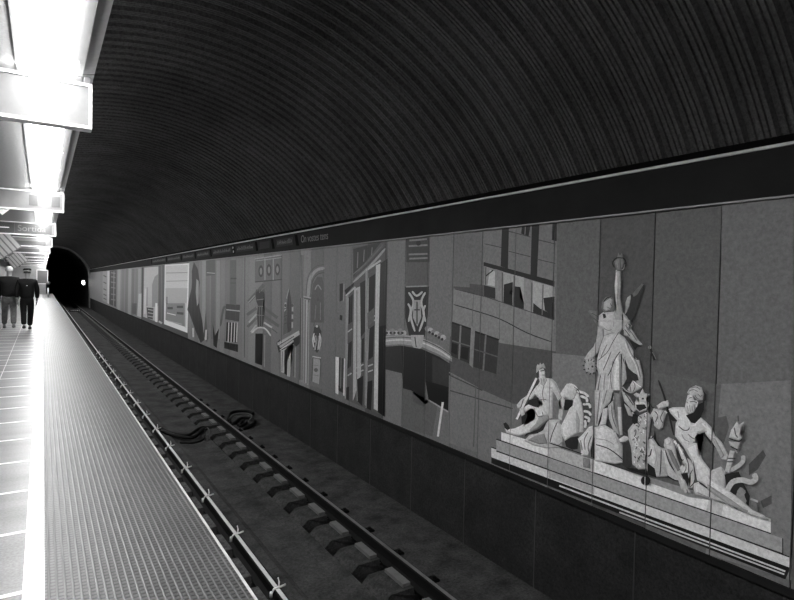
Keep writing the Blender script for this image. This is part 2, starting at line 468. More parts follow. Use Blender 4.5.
# striped tilted louvres hanging at the left
M['louvre'] = mat('louvre_slat', 0.4, 0.5, 0.05, 10); M['louvre_dark'] = mat('louvre_frame', 0.16, 0.5, 0.1, 10)
def louvre(loc, label, wd):
    t = empty('louvre_panel', loc)
    bm = bmesh.new()
    for k in range(5):
        x = -wd/2 + wd*(k+.5)/5; box(bm, x-wd*.07, x+wd*.07, -.035, .0, -.26, .26)
    obj('slats', bm, M['louvre'], t)
    bm = bmesh.new(); box(bm, -wd/2, wd/2, .0, .03, -.28, .28); obj('frame', bm, M['louvre_dark'], t)
    bm = bmesh.new(); tube(bm, [(-.05, .015, .28), (.3, .015, .62)], .012); obj('hanger', bm, M['louvre_dark'], t)
    t.rotation_euler = (0, math.radians(-38), 0)
    return tag(t, label, 'ceiling louvre', 'striped louvre panels under the false ceiling')
louvre((-0.88, 18.3, 2.36), 'striped tilted louvre panel hanging at the left edge, nearer one', .62)
louvre((-0.93, 29.5, 2.28), 'striped tilted louvre panel hanging above the walkers, farther one', .62)

# ------------------------------------------------------------------ rails
def rail(x, lb, top):
    prof = [(-.07, 0), (.07, 0), (.07, .012), (.012, .03), (.010, .10), (.030, .115), (.030, .142), (.020, .15), (-.018, .15), (-.030, .142), (-.030, .115), (-.010, .10), (-.012, .03), (-.07, .012)]
    mis = [0]*14; mis[7] = 1
    bm = bmesh.new(); prism(bm, [(x+a, ZR-.15+b) for a, b in prof], Y0, Y1+38, mis=mis)
    return tag(obj('rail', bm, [M['rail_side'], top]), lb, 'rail')
RN, RF = 1.815, 3.10
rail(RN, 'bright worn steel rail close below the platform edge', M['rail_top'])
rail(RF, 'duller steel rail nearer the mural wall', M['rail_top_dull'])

PER = 0.645   # sleeper spacing
NTH = ['first', 'second', 'third', 'fourth', 'fifth', 'sixth', 'seventh', 'eighth', 'ninth', 'tenth', 'eleventh', 'twelfth', 'thirteenth', 'fourteenth', 'fifteenth', 'sixteenth']
def sleeper(near):
    t = empty('sleeper_block', (RN if near else RF, 0, ZB-0.16))
    zt = 0.14
    bm = bmesh.new()
    if near: prof = [(-.80, 0), (-.80, .235), (-.085, .235), (-.08, zt), (.12, zt), (.12, 0)]
    else: prof = [(-.44, 0), (-.41, .14), (-.33, .195), (-.085, .215), (-.08, zt), (.12, zt), (.12, 0)]
    prism(bm, prof, -.21, .22)
    for v in bm.verts:
        v.co.x += .012*math.sin(v.co.y*31+v.co.z*9); v.co.y += .015*math.sin(v.co.x*17)
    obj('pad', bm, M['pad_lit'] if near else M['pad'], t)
    bm = bmesh.new()
    if near: box(bm, -.05, .12, -.17, .17, zt-.004, .1795)
    else: prism(bm, [(-.165, zt-.004), (-.165, .243), (-.08, .243), (-.08, .1795), (.12, .1795), (.12, zt-.004)], -.17, .17)
    obj('baseplate', bm, M['plate'] if not near else M['pad'], t)
    return t
for near in (True, False):
    first = sleeper(near)
    tag(first, 'concrete sleeper block under the bright rail by the platform' if near else 'concrete sleeper block with pale baseplate under the rail by the wall',
        'sleeper', 'sleeper blocks under the near rail' if near else 'sleeper blocks under the far rail')
    base = 4.9 if near else 4.60
    k0 = -1
    for k in range(k0, 92):
        loc = (RN if near else RF, base + PER*k, ZB-0.16)
        lb = None
        if k-k0 < 14:
            lb = ('sleeper block under the bright rail by the platform, %s from the bottom edge' if near else
                  'sleeper block with baseplate under the wall-side rail, %s from the bottom edge') % NTH[k-k0]
        if k == k0: first.location = loc; first['label'] = lb
        else:
            d_ = dup(first, loc, lb)
            if not lb: d_['label'] = 'distant concrete sleeper block under the %s, farther than the crossing cables' % ('bright rail by the platform' if near else 'rail by the wall')
# clips gripping the near rail
def clip():
    t = empty('rail_clip', (RN, 0, ZR))
    bm = bmesh.new(); tube(bm, [(-.05, .0, -.035), (-.03, .0, .004), (0, .0, .010), (.04, .0, .008), (.085, .01, .012)], .009, 6); obj('strap', bm, M['clip'], t, True)
    bm = bmesh.new(); tube(bm, [(.02, .01, .012), (.03, .03, .04), (.025, .045, .075)], .008, 6); obj('hook', bm, M['clip'], t, True)
    bm = bmesh.new(); tube(bm, [(-.055, 0, -.065), (-.055, .0, -.015)], .014, 6); obj('bolt', bm, M['clip'], t, True)
    return tag(t, 'small pale metal clip gripping the bright near rail', 'rail clip', 'clips along the near rail')
first = clip()
for k in range(0, 16):
    loc = (RN, 4.81 + 1.277*k, ZR)
    lb = 'small pale clip gripping the bright near rail, %s from the bottom edge' % NTH[k]
    if k == 0: first.location = loc; first['label'] = lb
    else: dup(first, loc, lb)

# small dark bolts beyond the far rail
first = None
for k in range(0, 16):
    loc = (RF+.19, 4.42 + PER*k, ZB+.02)
    if first is None:
        t = empty('rail_anchor', loc)
        bm = bmesh.new(); box(bm, -.06, .05, -.05, .06, 0, .035); bmesh.ops.bevel(bm, geom=bm.edges[:], offset=.012, segments=2, affect='EDGES'); obj('plate', bm, M['black'], t)
        bm = bmesh.new(); tube(bm, [(0, 0, .03), (0, 0, .06)], .018, 6); obj('bolt', bm, M['rail_side'], t)
        tag(t, 'small dark anchor on the ledge beside the far rail, first up from the bottom edge', 'rail anchor', 'anchors beside the far rail'); first = t
    else: dup(first, loc, 'small dark anchor on the ledge beside the far rail, %s from the bottom' % NTH[k])

# cables
def cable(pts, r, lb, m=None, n=8):
    bm = bmesh.new(); tube(bm, smooth_path(pts, n), r, 8)
    return tag(obj('cable', bm, m or M['cable'], smooth=True), lb, 'cable', 'cables lying across the track')
zc = ZB+.06
zu = ZR-.15-.045
cable([(1.96, 11.75, zc), (2.08, 11.2, zc), (2.3, 10.9, zc), (2.54, 11.2, zc), (2.70, 11.41, zc-.02), (3.0, 11.42, zu), (3.16, 11.44, zu), (3.3, 11.75, zc), (3.5, 12.3, zc), (3.72, 12.42, zc), (3.9, 12.33, zc), (3.95, 12.1, zc), (3.85, 11.98, zc)], .034, 'thick black cable crossing the track, looping highest beyond the far rail')
cable([(1.96, 11.45, zc), (2.12, 10.95, zc), (2.35, 10.7, zc), (2.56, 11.0, zc), (2.72, 11.32, zc-.02), (3.0, 11.33, zu), (3.16, 11.34, zu), (3.34, 11.42, zc), (3.55, 11.72, zc), (3.74, 11.66, zc), (3.72, 11.3, zc), (3.5, 10.98, zc), (3.38, 10.9, zc)], .034, 'thick black cable crossing the track nearer the camera')
cable([(3.26, 11.5, zc+.08), (3.45, 11.75, zc+.09), (3.68, 11.72, zc+.09), (3.72, 11.45, zc+.09), (3.55, 11.1, zc+.09)], .022, 'thin grey cable lying on the black coil beyond the far rail', M['cable_grey'])
cable([(3.36, 11.12, zc), (3.46, 11.2, zc), (3.58, 11.4, zc), (3.54, 11.52, zc), (3.44, 11.34, zc), (3.36, 11.2, zc)], .03, 'short black cable coil on the ledge beside the far rail')
cable([(2.1, 10.5, zc-.01), (2.3, 10.38, zc-.01), (2.5, 10.5, zc-.01), (2.58, 10.75, zc-.01)], .02, 'thin black cable beside the crossing cables in the channel')
cable([(2.62, 10.95, zc), (2.64, 10.8, zc+.12), (2.64, 10.6, zc+.1), (2.6, 10.45, zc-.02)], .012, 'pale thin wire sticking up beside the crossing cables', M['cable_grey'])

# row of small white reflectors across the track by the tunnel mouth
t = empty('reflector_bar', (2.5, 57.5, ZB+.05))
bm = bmesh.new(); box(bm, -.42, .42, 0, .06, -.04, .12); obj('bar', bm, M['rail_side'], t)
for k in range(5):
    bm = bmesh.new(); box(bm, -.36+k*.16, -.28+k*.16, -.01, 0, .02, .11); obj('reflector', bm, M['sign_white'], t)
tag(t, 'low bar with five white reflectors across the track by the tunnel', 'reflector bar')

# tunnel signal lamp
t = empty('tunnel_lamp', (3.55, 65.3, 1.12))
M['lamp'] = emit('lamp_glow', 0.9, 14.0)
bm = bmesh.new(); bmesh.ops.create_uvsphere(bm, u_segments=16, v_segments=10, radius=.15)
for v in bm.verts: v.co.z *= 1.45; v.co.x *= .9
obj('lens', bm, M['lamp'], t, True)
bm = bmesh.new(); box(bm, -.13, .22, .12, .3, -.3, .32); obj('housing', bm, M['edge_dark'], t)
tag(t, 'bright white lamp glowing on the tunnel wall at the mouth', 'lamp')

# framed board on posts at the platform end
t = empty('platform_board', (0.02, 55.0, 0))
bm = bmesh.new(); box(bm, -.36, .36, .0, .05, 1.02, 2.14); obj('panel', bm, M['sign'], t)
bm = bmesh.new()
for a in ((-.40, -.35, 1.0, 2.18), (.35, .40, 1.0, 2.18)): box(bm, a[0], a[1], -.02, .07, a[2], a[3])
box(bm, -.35, .35, -.02, .07, 1.0, 1.05); box(bm, -.35, .35, -.02, .07, 2.13, 2.18); obj('frame', bm, M['sign_white'], t)
for x in (-.3, ):
    bm = bmesh.new(); box(bm, x-.05, x+.05, .0, .05, 0, 1.0); obj('post', bm, M['sign_white'], t)
tag(t, 'white framed grey board on a post at the platform end', 'board')
t = empty('platform_post', (0.42, 53.5, 0))
bm = bmesh.new(); tube(bm, [(0, 0, 0), (0, 0, .72)], .06, 12); obj('post', bm, M['sign_white'], t, True)
bm = bmesh.new(); bmesh.ops.create_uvsphere(bm, u_segments=12, v_segments=8, radius=.15)
for v in bm.verts: v.co.z += 1.1; v.co.y *= 1.3
obj('camera_head', bm, M['sign'], t, True)  # round head for the camera device on the post
bm = bmesh.new(); tube(bm, [(0, 0, .72), (0, 0, 1.0)], .025, 8); obj('stem', bm, M['rail_side'], t, True)
tag(t, 'short white post with a round head beside the framed board', 'post')

# ------------------------------------------------------------------ printed murals on the wall across the track
INKK = 1.55
def ink_mat():
    m, nt, b = new_mat('mural_print')
    at = nt.nodes.new('ShaderNodeAttribute'); at.attribute_name = 'ink'
    tc = nt.nodes.new('ShaderNodeTexCoord')
    n = nt.nodes.new('ShaderNodeTexNoise'); n.inputs['Scale'].default_value = 34; n.inputs['Detail'].default_value = 6; n.inputs['Roughness'].default_value = 0.8
    nt.links.new(tc.outputs['Object'], n.inputs['Vector'])
    r = nt.nodes.new('ShaderNodeMapRange'); r.inputs[1].default_value = 0.3; r.inputs[2].default_value = 0.7
    r.inputs[3].default_value = 0.68; r.inputs[4].default_value = 1.32
    nt.links.new(n.outputs[0], r.inputs[0])
    k = nt.nodes.new('ShaderNodeMath'); k.operation = 'MULTIPLY'
    nt.links.new(at.outputs['Fac'], k.inputs[0]); nt.links.new(r.outputs[0], k.inputs[1])
    k2 = nt.nodes.new('ShaderNodeMath'); k2.operation = 'MINIMUM'; k2.inputs[1].default_value = 0.88
    nt.links.new(k.outputs[0], k2.inputs[0]); nt.links.new(k2.outputs[0], b.inputs['Base Color'])
    b.inputs['Roughness'].default_value = 0.55
    b.inputs['Specular IOR Level'].default_value = 0.3
    return m
M['ink'] = ink_mat()
XP = XW - 0.012
def mp(x, y):
    """photo point -> (Y, Z) on the wall plane"""
    c = ((x-397)/FPX, (300-y)/FPX, -1.0)
    r = [sum(RM[i][j]*c[j] for j in range(3)) for i in range(3)]
    t = XP/r[0]
    return r[1]*t, H + r[2]*t

class Print:
    def __init__(s): s.items = []; s.ox = s.oy = 0; s.k = 1; s.model = False
    def z(s, ox, oy, k): s.ox, s.oy, s.k = ox, oy, k
    def _c(s, f): return [(s.ox + f[i]/s.k, s.oy + f[i+1]/s.k) for i in range(0, len(f), 2)]
    def p(s, tone, *f):
        P = s._c(f)
        xs = [a for a, b in P]; ys = [b for a, b in P]
        if s.model and tone > 84 and min(max(xs)-min(xs), max(ys)-min(ys)) > 2.5:
            s.shade(tone, P)
        else: s.items.append((tone, P))
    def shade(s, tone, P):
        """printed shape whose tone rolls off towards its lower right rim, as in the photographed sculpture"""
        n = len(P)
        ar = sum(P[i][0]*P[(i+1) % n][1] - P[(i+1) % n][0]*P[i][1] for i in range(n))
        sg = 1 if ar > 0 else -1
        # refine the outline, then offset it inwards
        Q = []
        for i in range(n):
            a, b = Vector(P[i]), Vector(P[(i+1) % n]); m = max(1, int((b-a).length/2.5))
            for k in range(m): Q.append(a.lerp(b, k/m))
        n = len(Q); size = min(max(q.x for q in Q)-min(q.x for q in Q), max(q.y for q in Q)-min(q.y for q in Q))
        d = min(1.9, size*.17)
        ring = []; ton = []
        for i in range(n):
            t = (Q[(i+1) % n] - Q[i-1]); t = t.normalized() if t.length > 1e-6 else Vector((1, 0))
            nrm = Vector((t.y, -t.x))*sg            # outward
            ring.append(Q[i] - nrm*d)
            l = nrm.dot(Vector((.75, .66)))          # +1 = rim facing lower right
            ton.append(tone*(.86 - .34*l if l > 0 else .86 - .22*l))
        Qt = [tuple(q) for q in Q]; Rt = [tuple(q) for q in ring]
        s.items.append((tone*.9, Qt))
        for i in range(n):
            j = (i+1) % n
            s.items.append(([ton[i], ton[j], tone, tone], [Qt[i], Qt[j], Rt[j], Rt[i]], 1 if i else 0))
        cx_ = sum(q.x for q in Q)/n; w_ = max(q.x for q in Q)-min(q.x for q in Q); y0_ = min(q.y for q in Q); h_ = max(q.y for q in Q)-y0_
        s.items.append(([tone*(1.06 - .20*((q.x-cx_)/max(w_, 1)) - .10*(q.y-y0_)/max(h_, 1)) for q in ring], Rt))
    def s(s, tone, w, *f):
        P = s._c(f); w = w/s.k/2
        if len(P) > 2:
            Q = [v.to_2d() for v in smooth_path([(a, b, 0) for a, b in P], 4)]
        else: Q = [Vector(a) for a in P]
        L, R_ = [], []
        for i, q in enumerate(Q):
            d = (Q[min(i+1, len(Q)-1)] - Q[max(i-1, 0)]).normalized(); n = Vector((-d.y, d.x))
            ww = w*(1.0 if 0 < i < len(Q)-1 or len(Q) == 2 else 0.5)
            L.append(q + n*ww); R_.append(q - n*ww)
        for i in range(len(Q)-1): s.items.append((tone, [tuple(v) for v in (L[i], L[i+1], R_[i+1], R_[i])], 1 if i else 0))
    def c(s, tone, cx, cy, r, ry=None):
        ry = ry or r
        s.p(tone, *[v for k in range(14) for v in (cx + r*math.cos(k*math.pi/7), cy + ry*math.sin(k*math.pi/7))])

def ink_mesh(name, bm, lay, parent, o):
    for v in bm.verts: v.co -= o
    return obj(name, bm, M['ink'], parent)

PITCH = 0.5137; YJ = 2.16
ZLO, ZHI = -0.404, 2.116
def picture(label, cat, ya, yb, tones, pr, pitch=PITCH, art_name='printed_image', start=0.0):
    """ya..yb along the track, one panel per tone; pr: Print laid over the panels"""
    n = len(tones); o = Vector((XW, (ya+yb)/2, ZLO))
    t = empty('mural_picture', o)
    cuts = [ya + (yb-ya)*i/n for i in range(n+1)]
    for i, tn in enumerate(tones):
        bm = bmesh.new(); ly = bm.verts.layers.float.new('ink')
        box(bm, XP, XW-0.0005, cuts[i]+.005, cuts[i+1]-.005, ZLO, ZHI)
        for v in bm.verts: v[ly] = lin(tn)*INKK
        ink_mesh('panel', bm, ly, t, o)
    if pr and pr.items:
        bm = bmesh.new(); ly = bm.verts.layers.float.new('ink')
        d = start
        for it in pr.items:
            if len(it) < 3 or it[2] == 0: d += 0.00005
            vs = []
            for x, y in it[1]:
                Y, Z = mp(x, y); vs.append(bm.verts.new((XP-0.0006-d, Y, min(max(Z, ZLO), ZHI))))
            try: f = bm.faces.new(vs)
            except ValueError: continue
            for q, v in enumerate(vs): v[ly] = lin(it[0][q] if isinstance(it[0], list) else it[0])*INKK
        bmesh.ops.triangulate(bm, faces=bm.faces[:], ngon_method='EAR_CLIP')
        jy = [ya + (yb-ya)*i/n for i in range(-6, n+7)]
        for j in jy:
            for e in (-.004, .004):
                bmesh.ops.bisect_plane(bm, geom=bm.verts[:]+bm.edges[:]+bm.faces[:], plane_co=(0, j+e, 0), plane_no=(0, 1, 0), dist=1e-6)
        kill = [f for f in bm.faces if any(abs(f.calc_center_median().y-j) < .004 for j in jy) or f.calc_area() < 1e-9]
        bmesh.ops.delete(bm, geom=kill, context='FACES')
        ink_mesh(art_name, bm, ly, t, o)
    return tag(t, label, cat, 'printed mural pictures along the far wall')

def YT(px):        # joint position read along the top edge of the murals
    return mp(px, 255 - (px-260)*0.1105)[0]

# ---- statue group
A = Print()
A.z(0, 0, 1)
# background zones of the sky
A.p(92, 553,404, 604,416, 604,470, 553,450)
A.p(98, 553,353, 604,358, 604,440, 553,420)
A.p(78, 655,372, 722,385, 722,560, 645,545)
A.p(98, 722,384, 792,380, 792,580, 706,560)
A.p(84, 722,204, 794,196, 794,380, 722,384)
A.z(710, 410, 3.529)
A.p(72, 10,30, 60,20, 70,60, 50,120, 30,100); A.p(62, 140,190, 190,140, 200,160, 170,210, 140,230); A.p(66, 180,320, 220,300, 220,330, 190,345)
# plinth
A.z(0, 0, 1)
A.p(15, 492,455, 792,566, 786,579, 492,463)
A.p(172, 492,447, 790,557, 790,567, 492,457)
A.s(30, 1.2, 492,447, 790,556.6)
A.s(170, 1.6, 560,485.5, 786,571)
A.s(160, 1.4, 620,512, 785,574)
A.p(128, 497,438.5, 783,538, 783,553, 497,450.5)
A.s(25, 1.3, 497,450.8, 783,553.4)
A.s(25, 1.0, 783.4,538, 783.4,554)
A.p(186, 502,432, 560,449, 596,460, 650,479, 771.5,518.5, 771.5,533, 502,440.5)
A.s(25, 1.2, 497,439, 771.5,533.2)
A.p(150, 549,444, 595,460, 595,472.5, 549,456.5)
A.p(125, 549,458, 595,474, 595,485, 549,469)
A.p(140, 549,470, 595,487, 595,494, 549,477)
A.p(160, 710,497, 725,502, 722,515, 707,510)
A.p(120, 650,477, 700,492, 712,500, 690,497, 660,486, 648,482)
# seated man at the left
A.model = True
A.z(490, 350, 6)
A.p(155, 210,545, 240,510, 290,500, 330,450, 360,420, 425,415, 440,585, 340,590, 260,570)
A.p(120, 230,540, 270,515, 330,500, 350,560, 300,565)
A.s(30, 5, 410,440, 370,520, 365,560)
A.p(32, 238,300, 300,285, 312,320, 290,350, 250,340, 215,335)
A.p(28, 192,400, 205,378, 240,362, 275,375, 265,412, 225,445, 198,455)
A.p(175, 295,205, 310,175, 345,168, 378,172, 400,210, 388,240, 384,300, 378,380, 370,412, 340,425, 300,412, 290,380, 300,340, 312,320, 300,290, 275,270, 262,290, 240,300, 238,285, 262,245, 280,220)
A.p(168, 376,172, 400,192, 432,258, 432,302, 412,300, 385,240)
A.p(165, 225,272, 190,298, 165,328, 170,350, 195,347, 225,322, 238,290)
A.s(60, 5, 205,295, 190,345)
A.p(182, 205,345, 235,326, 270,340, 320,350, 350,380, 362,412, 325,442, 290,472, 250,492, 215,505, 175,515, 120,502, 100,490, 110,475, 150,470, 185,455, 225,432, 265,408, 268,372, 245,356, 215,368)
A.p(130, 300,395, 350,385, 362,412, 325,442, 290,472, 250,492, 240,480, 280,440)
A.s(85, 5, 268,345, 290,395, 322,395, 318,370)
A.s(95, 5, 300,300, 325,295, 345,300); A.s(100, 5, 330,210, 320,260, 330,310); A.s(110, 8, 372,250, 370,380)
A.s(190, 13, 284,168, 165,415); A.s(50, 4, 292,172, 176,415)
A.p(165, 183,350, 208,345, 216,385, 195,398, 184,372)
A.p(150, 282,130, 285,97, 290,85, 300,90, 306,76, 315,86, 326,78, 336,95, 340,112, 320,108, 300,120, 290,155)
A.p(170, 298,120, 325,108, 336,130, 337,158, 348,180, 330,215, 308,205, 296,165)
A.p(50, 284,140, 299,120, 300,165, 287,165); A.s(50, 5, 308,126, 330,122); A.s(80, 4, 318,150, 336,150); A.s(110, 4, 312,170, 318,205); A.s(110, 4, 328,170, 330,205)
A.p(28, 85,440, 100,433, 116,450, 126,470, 110,482, 95,470); A.p(165, 92,468, 112,480, 130,500, 105,495)
A.p(36, 212,520, 222,500, 255,490, 300,472, 352,420, 325,480, 290,500, 240,502)
# horse at the left
A.z(550, 370, 6)
A.p(160, 0,110, 22,130, 22,290, 0,290)
A.p(55, 180,138, 235,150, 258,230, 252,280, 238,320, 215,352, 203,300, 190,200)
A.p(165, 0,298, 40,296, 78,330, 84,430, 60,452, 0,436)
A.s(35, 5, 50,310, 20,380, 5,435)
A.p(172, 148,138, 178,140, 198,200, 208,260, 208,372, 172,378, 130,402, 95,424, 72,380, 74,330, 108,262, 132,210)
A.p(140, 165,240, 185,300, 180,370, 165,375, 160,300)
A.p(168, 62,152, 82,118, 108,80, 150,92, 168,132, 152,172, 130,182, 100,165, 80,176)
A.p(160, 60,150, 92,162, 92,200, 86,262, 76,305, 54,290, 60,240, 74,200)
A.p(22, 98,176, 146,180, 142,212, 112,240, 92,240, 88,205)
A.p(165, 70,178, 96,175, 92,215, 74,240)
A.p(165, 0,52, 14,50, 40,80, 66,135, 78,168, 62,180, 36,146, 14,112, 0,105)
for q in ((108,90, 130,88, 150,105), (125,85, 150,95, 168,115), (168,126, 212,138, 238,160), (188,155, 225,170, 228,192), (203,205, 240,205, 248,228), (208,245, 238,252, 252,272), (212,278, 240,290, 236,312), (214,300, 220,320, 216,346)):
    A.s(178, 15, *q)
for q in ((150,100, 175,120, 185,140), (200,185, 220,200), (215,232, 244,240), (216,268, 240,278)): A.s(50, 4, *q)
A.p(30, 95,425, 130,403, 178,395, 168,440, 172,472, 140,477, 102,458)
A.p(178, 205,382, 240,340, 262,333, 272,365, 268,420, 252,472, 236,512, 194,512, 190,450, 174,412)
A.s(95, 6, 235,372, 212,420, 218,480); A.s(80, 6, 256,395, 236,450, 240,490); A.s(80, 5, 190,420, 200,480)
A.p(22, 264,405, 286,408, 287,470, 277,530, 255,522, 252,478)
A.s(28, 6, 0,436, 100,468, 200,502)
A.p(110, 205,525, 245,530, 250,590, 205,580)
# standing winged figure
A.z(580, 250, 7.5)
A.p(34, 470,250, 490,252, 490,282, 470,322, 450,400, 422,470, 402,545, 372,515, 345,485, 355,440, 350,400, 370,350, 400,328, 430,290)
A.p(80, 472,250, 486,258, 440,332, 412,352, 400,330, 430,293)
A.p(138, 355,440, 350,395, 365,355, 388,338, 391,365, 380,420, 360,468, 344,486)
A.p(92, 68,462, 80,450, 145,460, 152,600, 132,560, 110,530, 118,515, 90,490); A.s(50, 4, 95,472, 145,500); A.s(50, 4, 110,510, 145,540)
A.p(150, 150,492, 185,465, 240,465, 290,450, 335,470, 362,500, 385,545, 398,600, 148,600)
A.p(150, 338,488, 366,510, 372,548, 396,562, 396,600, 335,600)
A.p(88, 168,435, 175,390, 200,355, 235,343, 264,368, 272,420, 266,462, 230,464, 190,470)
A.p(142, 190,392, 235,362, 252,372, 250,420, 235,450, 204,458, 184,440)
A.s(28, 8, 186,388, 212,360, 242,350); A.s(60, 5, 236,400, 246,420); A.s(70, 5, 215,430, 235,438)
A.p(28, 178,478, 200,480, 206,505, 186,515)
A.p(135, 278,150, 310,150, 315,200, 319,270, 312,330, 320,400, 332,470, 332,560, 290,560, 262,480, 280,420, 273,340, 268,270, 275,200)
A.p(165, 280,170, 292,165, 296,270, 290,350, 296,440, 282,470, 282,420, 276,340, 271,270)
A.s(26, 9, 327,480, 330,540, 327,600)
A.s(18, 9, 268,132, 254,98, 275,66, 305,58, 340,66, 354,95, 350,125)
A.p(95, 268,85, 290,64, 330,64, 345,90, 335,130, 312,158, 290,158, 275,125); A.s(140, 6, 346,108, 338,140, 322,150); A.s(120, 6, 285,80, 292,130); A.s(45, 5, 310,70, 312,140)
A.p(88, 288,56, 298,18, 308,42, 325,22, 332,58)
A.z(580, 320, 7.5)
A.p(140, 342,0, 384,0, 376,22, 392,40, 380,52, 412,90, 442,140, 482,186, 450,192, 400,150, 370,124, 338,112)
A.s(70, 5, 350,40, 400,100, 440,160); A.s(60, 5, 345,70, 385,120); A.s(30, 5, 372,30, 390,45); A.s(90, 4, 365,10, 360,60, 390,100)
A.p(28, 378,145, 430,172, 476,196, 440,202, 424,225, 404,195)
A.p(150, 148,0, 328,0, 332,60, 300,112, 250,102, 190,124, 185,62, 150,50)
A.s(100, 5, 190,62, 220,78, 250,70); A.s(110, 5, 265,10, 262,50)
A.p(145, 143,48, 184,60, 190,130, 165,200, 142,252, 104,292, 60,304, 42,290, 72,242, 112,200, 138,130)
A.s(90, 6, 184,62, 186,130, 160,200)
A.p(152, 190,122, 250,100, 300,98, 345,130, 380,180, 410,230, 420,280, 456,300, 472,370, 486,430, 482,500, 452,492, 430,456, 400,452, 360,440, 362,380, 340,300, 325,252, 330,600, 118,600, 130,500, 152,410, 135,340, 140,290, 160,210)
A.p(172, 275,280, 318,250, 324,400, 322,520, 300,560, 262,520, 262,420)
A.p(118, 300,260, 322,250, 326,400, 324,520, 310,540, 308,400)
A.s(60, 5, 304,88, 256,165, 216,240, 142,306); A.s(65, 7, 312,236, 274,290, 244,370, 218,420); A.s(70, 6, 245,235, 206,330, 162,430, 132,600)
A.s(95, 6, 215,180, 180,250, 165,290); A.s(90, 5, 262,290, 240,420, 250,520); A.s(85, 5, 200,400, 190,500, 200,590); A.s(178, 6, 225,260, 190,340, 170,420); A.s(178, 6, 232,430, 222,520); A.s(100, 5, 160,440, 150,520, 155,590)
A.s(26, 8, 321,255, 328,400, 327,500); A.s(95, 6, 355,150, 390,240, 440,330, 465,430); A.s(178, 6, 345,160, 375,240, 425,330, 455,430); A.s(40, 6, 415,240, 420,285, 450,296)
A.p(36, 345,270, 352,300, 375,360, 410,392, 442,410, 452,452, 410,456, 395,480, 362,470, 335,500, 350,440, 362,400, 348,330)
A.p(145, 328,290, 352,335, 362,440, 342,478, 327,495)
A.p(158, 408,452, 440,470, 482,502, 455,522, 402,548, 366,522, 385,490); A.s(60, 5, 410,456, 425,500, 405,540); A.s(60, 5, 385,490, 395,540); A.s(190, 6, 412,458, 450,490, 470,500)
A.p(30, 325,510, 370,525, 385,548, 345,545); A.s(140, 9, 330,500, 360,530, 400,545)
A.p(132, 45,350, 55,300, 95,280, 130,300, 138,350, 130,395, 95,405, 55,385)
for q in range(12):
    a_ = q*math.pi/6; A.s(32, 8, 92+46*math.cos(a_), 345+52*math.sin(a_), 92+60*math.cos(a_+.12), 345+66*math.sin(a_+.12)) if 0 < q < 8 else A.s(45, 6, 92+34*math.cos(a_), 345+40*math.sin(a_), 92+48*math.cos(a_+.2), 345+54*math.sin(a_+.2))
A.c(50, 105, 348, 8); A.c(60, 75, 365, 6)
A.s(120, 3, 130,120, 120,600)
# lower dress, ball and second horse
A.z(590, 390, 6)
A.p(42, 205,0, 240,60, 275,110, 300,190, 245,222, 232,262, 205,240, 205,130)
A.p(150, 38,0, 152,0, 142,60, 95,112, 76,172, 62,218, 38,218)
A.s(90, 6, 70,0, 60,100, 50,200); A.s(95, 5, 110,0, 90,80); A.s(178, 6, 90,0, 75,90, 60,170)
A.s(26, 11, 152,6, 132,80, 96,114, 70,180, 62,212)
A.p(168, 88,112, 116,104, 117,150, 106,206, 62,216, 76,180)
A.p(148, 118,92, 150,60, 160,150, 188,272, 150,240, 124,172); A.s(80, 5, 140,90, 145,160, 170,230)
A.p(100, 150,0, 206,0, 201,90, 201,180, 207,272, 186,282, 170,200, 158,90); A.p(158, 176,100, 198,100, 206,270, 190,268, 178,180); A.p(60, 150,0, 190,0, 185,20, 155,15)
A.p(150, 200,0, 250,40, 292,118, 272,132, 215,64); A.p(145, 214,80, 250,108, 268,160, 240,150); A.s(40, 5, 222,20, 270,90); A.s(140, 12, 262,130, 280,165, 262,175)
A.p(170, 38,222, 100,208, 150,238, 186,290, 207,332, 212,432, 160,442, 38,424)
A.p(140, 150,240, 186,290, 207,332, 212,432, 190,420, 180,330); A.s(140, 5, 45,290, 110,300, 160,330)
A.s(22, 6, 45,325, 110,345, 160,375, 207,415)
A.p(44, 210,300, 246,305, 260,380, 268,440, 240,472, 205,448, 212,380)
A.p(165, 184,292, 215,272, 238,278, 244,294, 225,308, 192,314); A.s(60, 5, 190,312, 225,312, 245,300)
A.p(28, 225,465, 300,468, 350,478, 362,512, 345,502, 260,482)
A.p(150, 238,240, 268,200, 308,150, 355,128, 378,150, 368,230, 364,300, 352,400, 352,472, 300,474, 264,442, 260,350, 244,300)
rr = random.Random(5)
def rowx(y): return (242+max(0, (230-y))*.62 if y < 230 else 250+min((y-230)*.06, 16), 366-(y-130)*.05)
for q in range(70):
    yy = rr.uniform(135, 462); xa, xb = rowx(yy); xx = rr.uniform(xa+6, xb-16)
    dx, dy = rr.uniform(-14, 16), rr.uniform(8, 26)
    A.s(rr.choice((62, 80, 95, 182, 192, 175)), rr.uniform(3, 8), xx, yy, xx+dx*.8+4, yy+dy*.5, xx+dx, yy+dy)
A.p(28, 270,140, 300,150, 300,195, 275,205, 262,180)
A.p(160, 274,25, 290,14, 310,22, 328,-10, 342,18, 372,22, 356,52, 366,92, 350,122, 310,132, 284,110, 282,70, 296,50)
A.p(30, 288,86, 340,84, 352,106, 310,124, 292,108); A.s(178, 8, 290,78, 330,74, 350,90); A.c(30, 330, 50, 6); A.s(40, 6, 360,60, 385,100, 410,110)
A.p(155, 372,152, 395,108, 440,116, 476,130, 458,180, 452,224, 420,234, 398,212, 388,180)
for q in ((400,125, 420,150, 405,190), (430,130, 440,170, 425,215), (455,140, 450,190), (385,160, 395,200)): A.s(60, 6, *q)
A.s(190, 7, 415,130, 430,160, 415,205)
A.p(165, 412,92, 445,68, 482,58, 482,98, 440,112, 420,106)
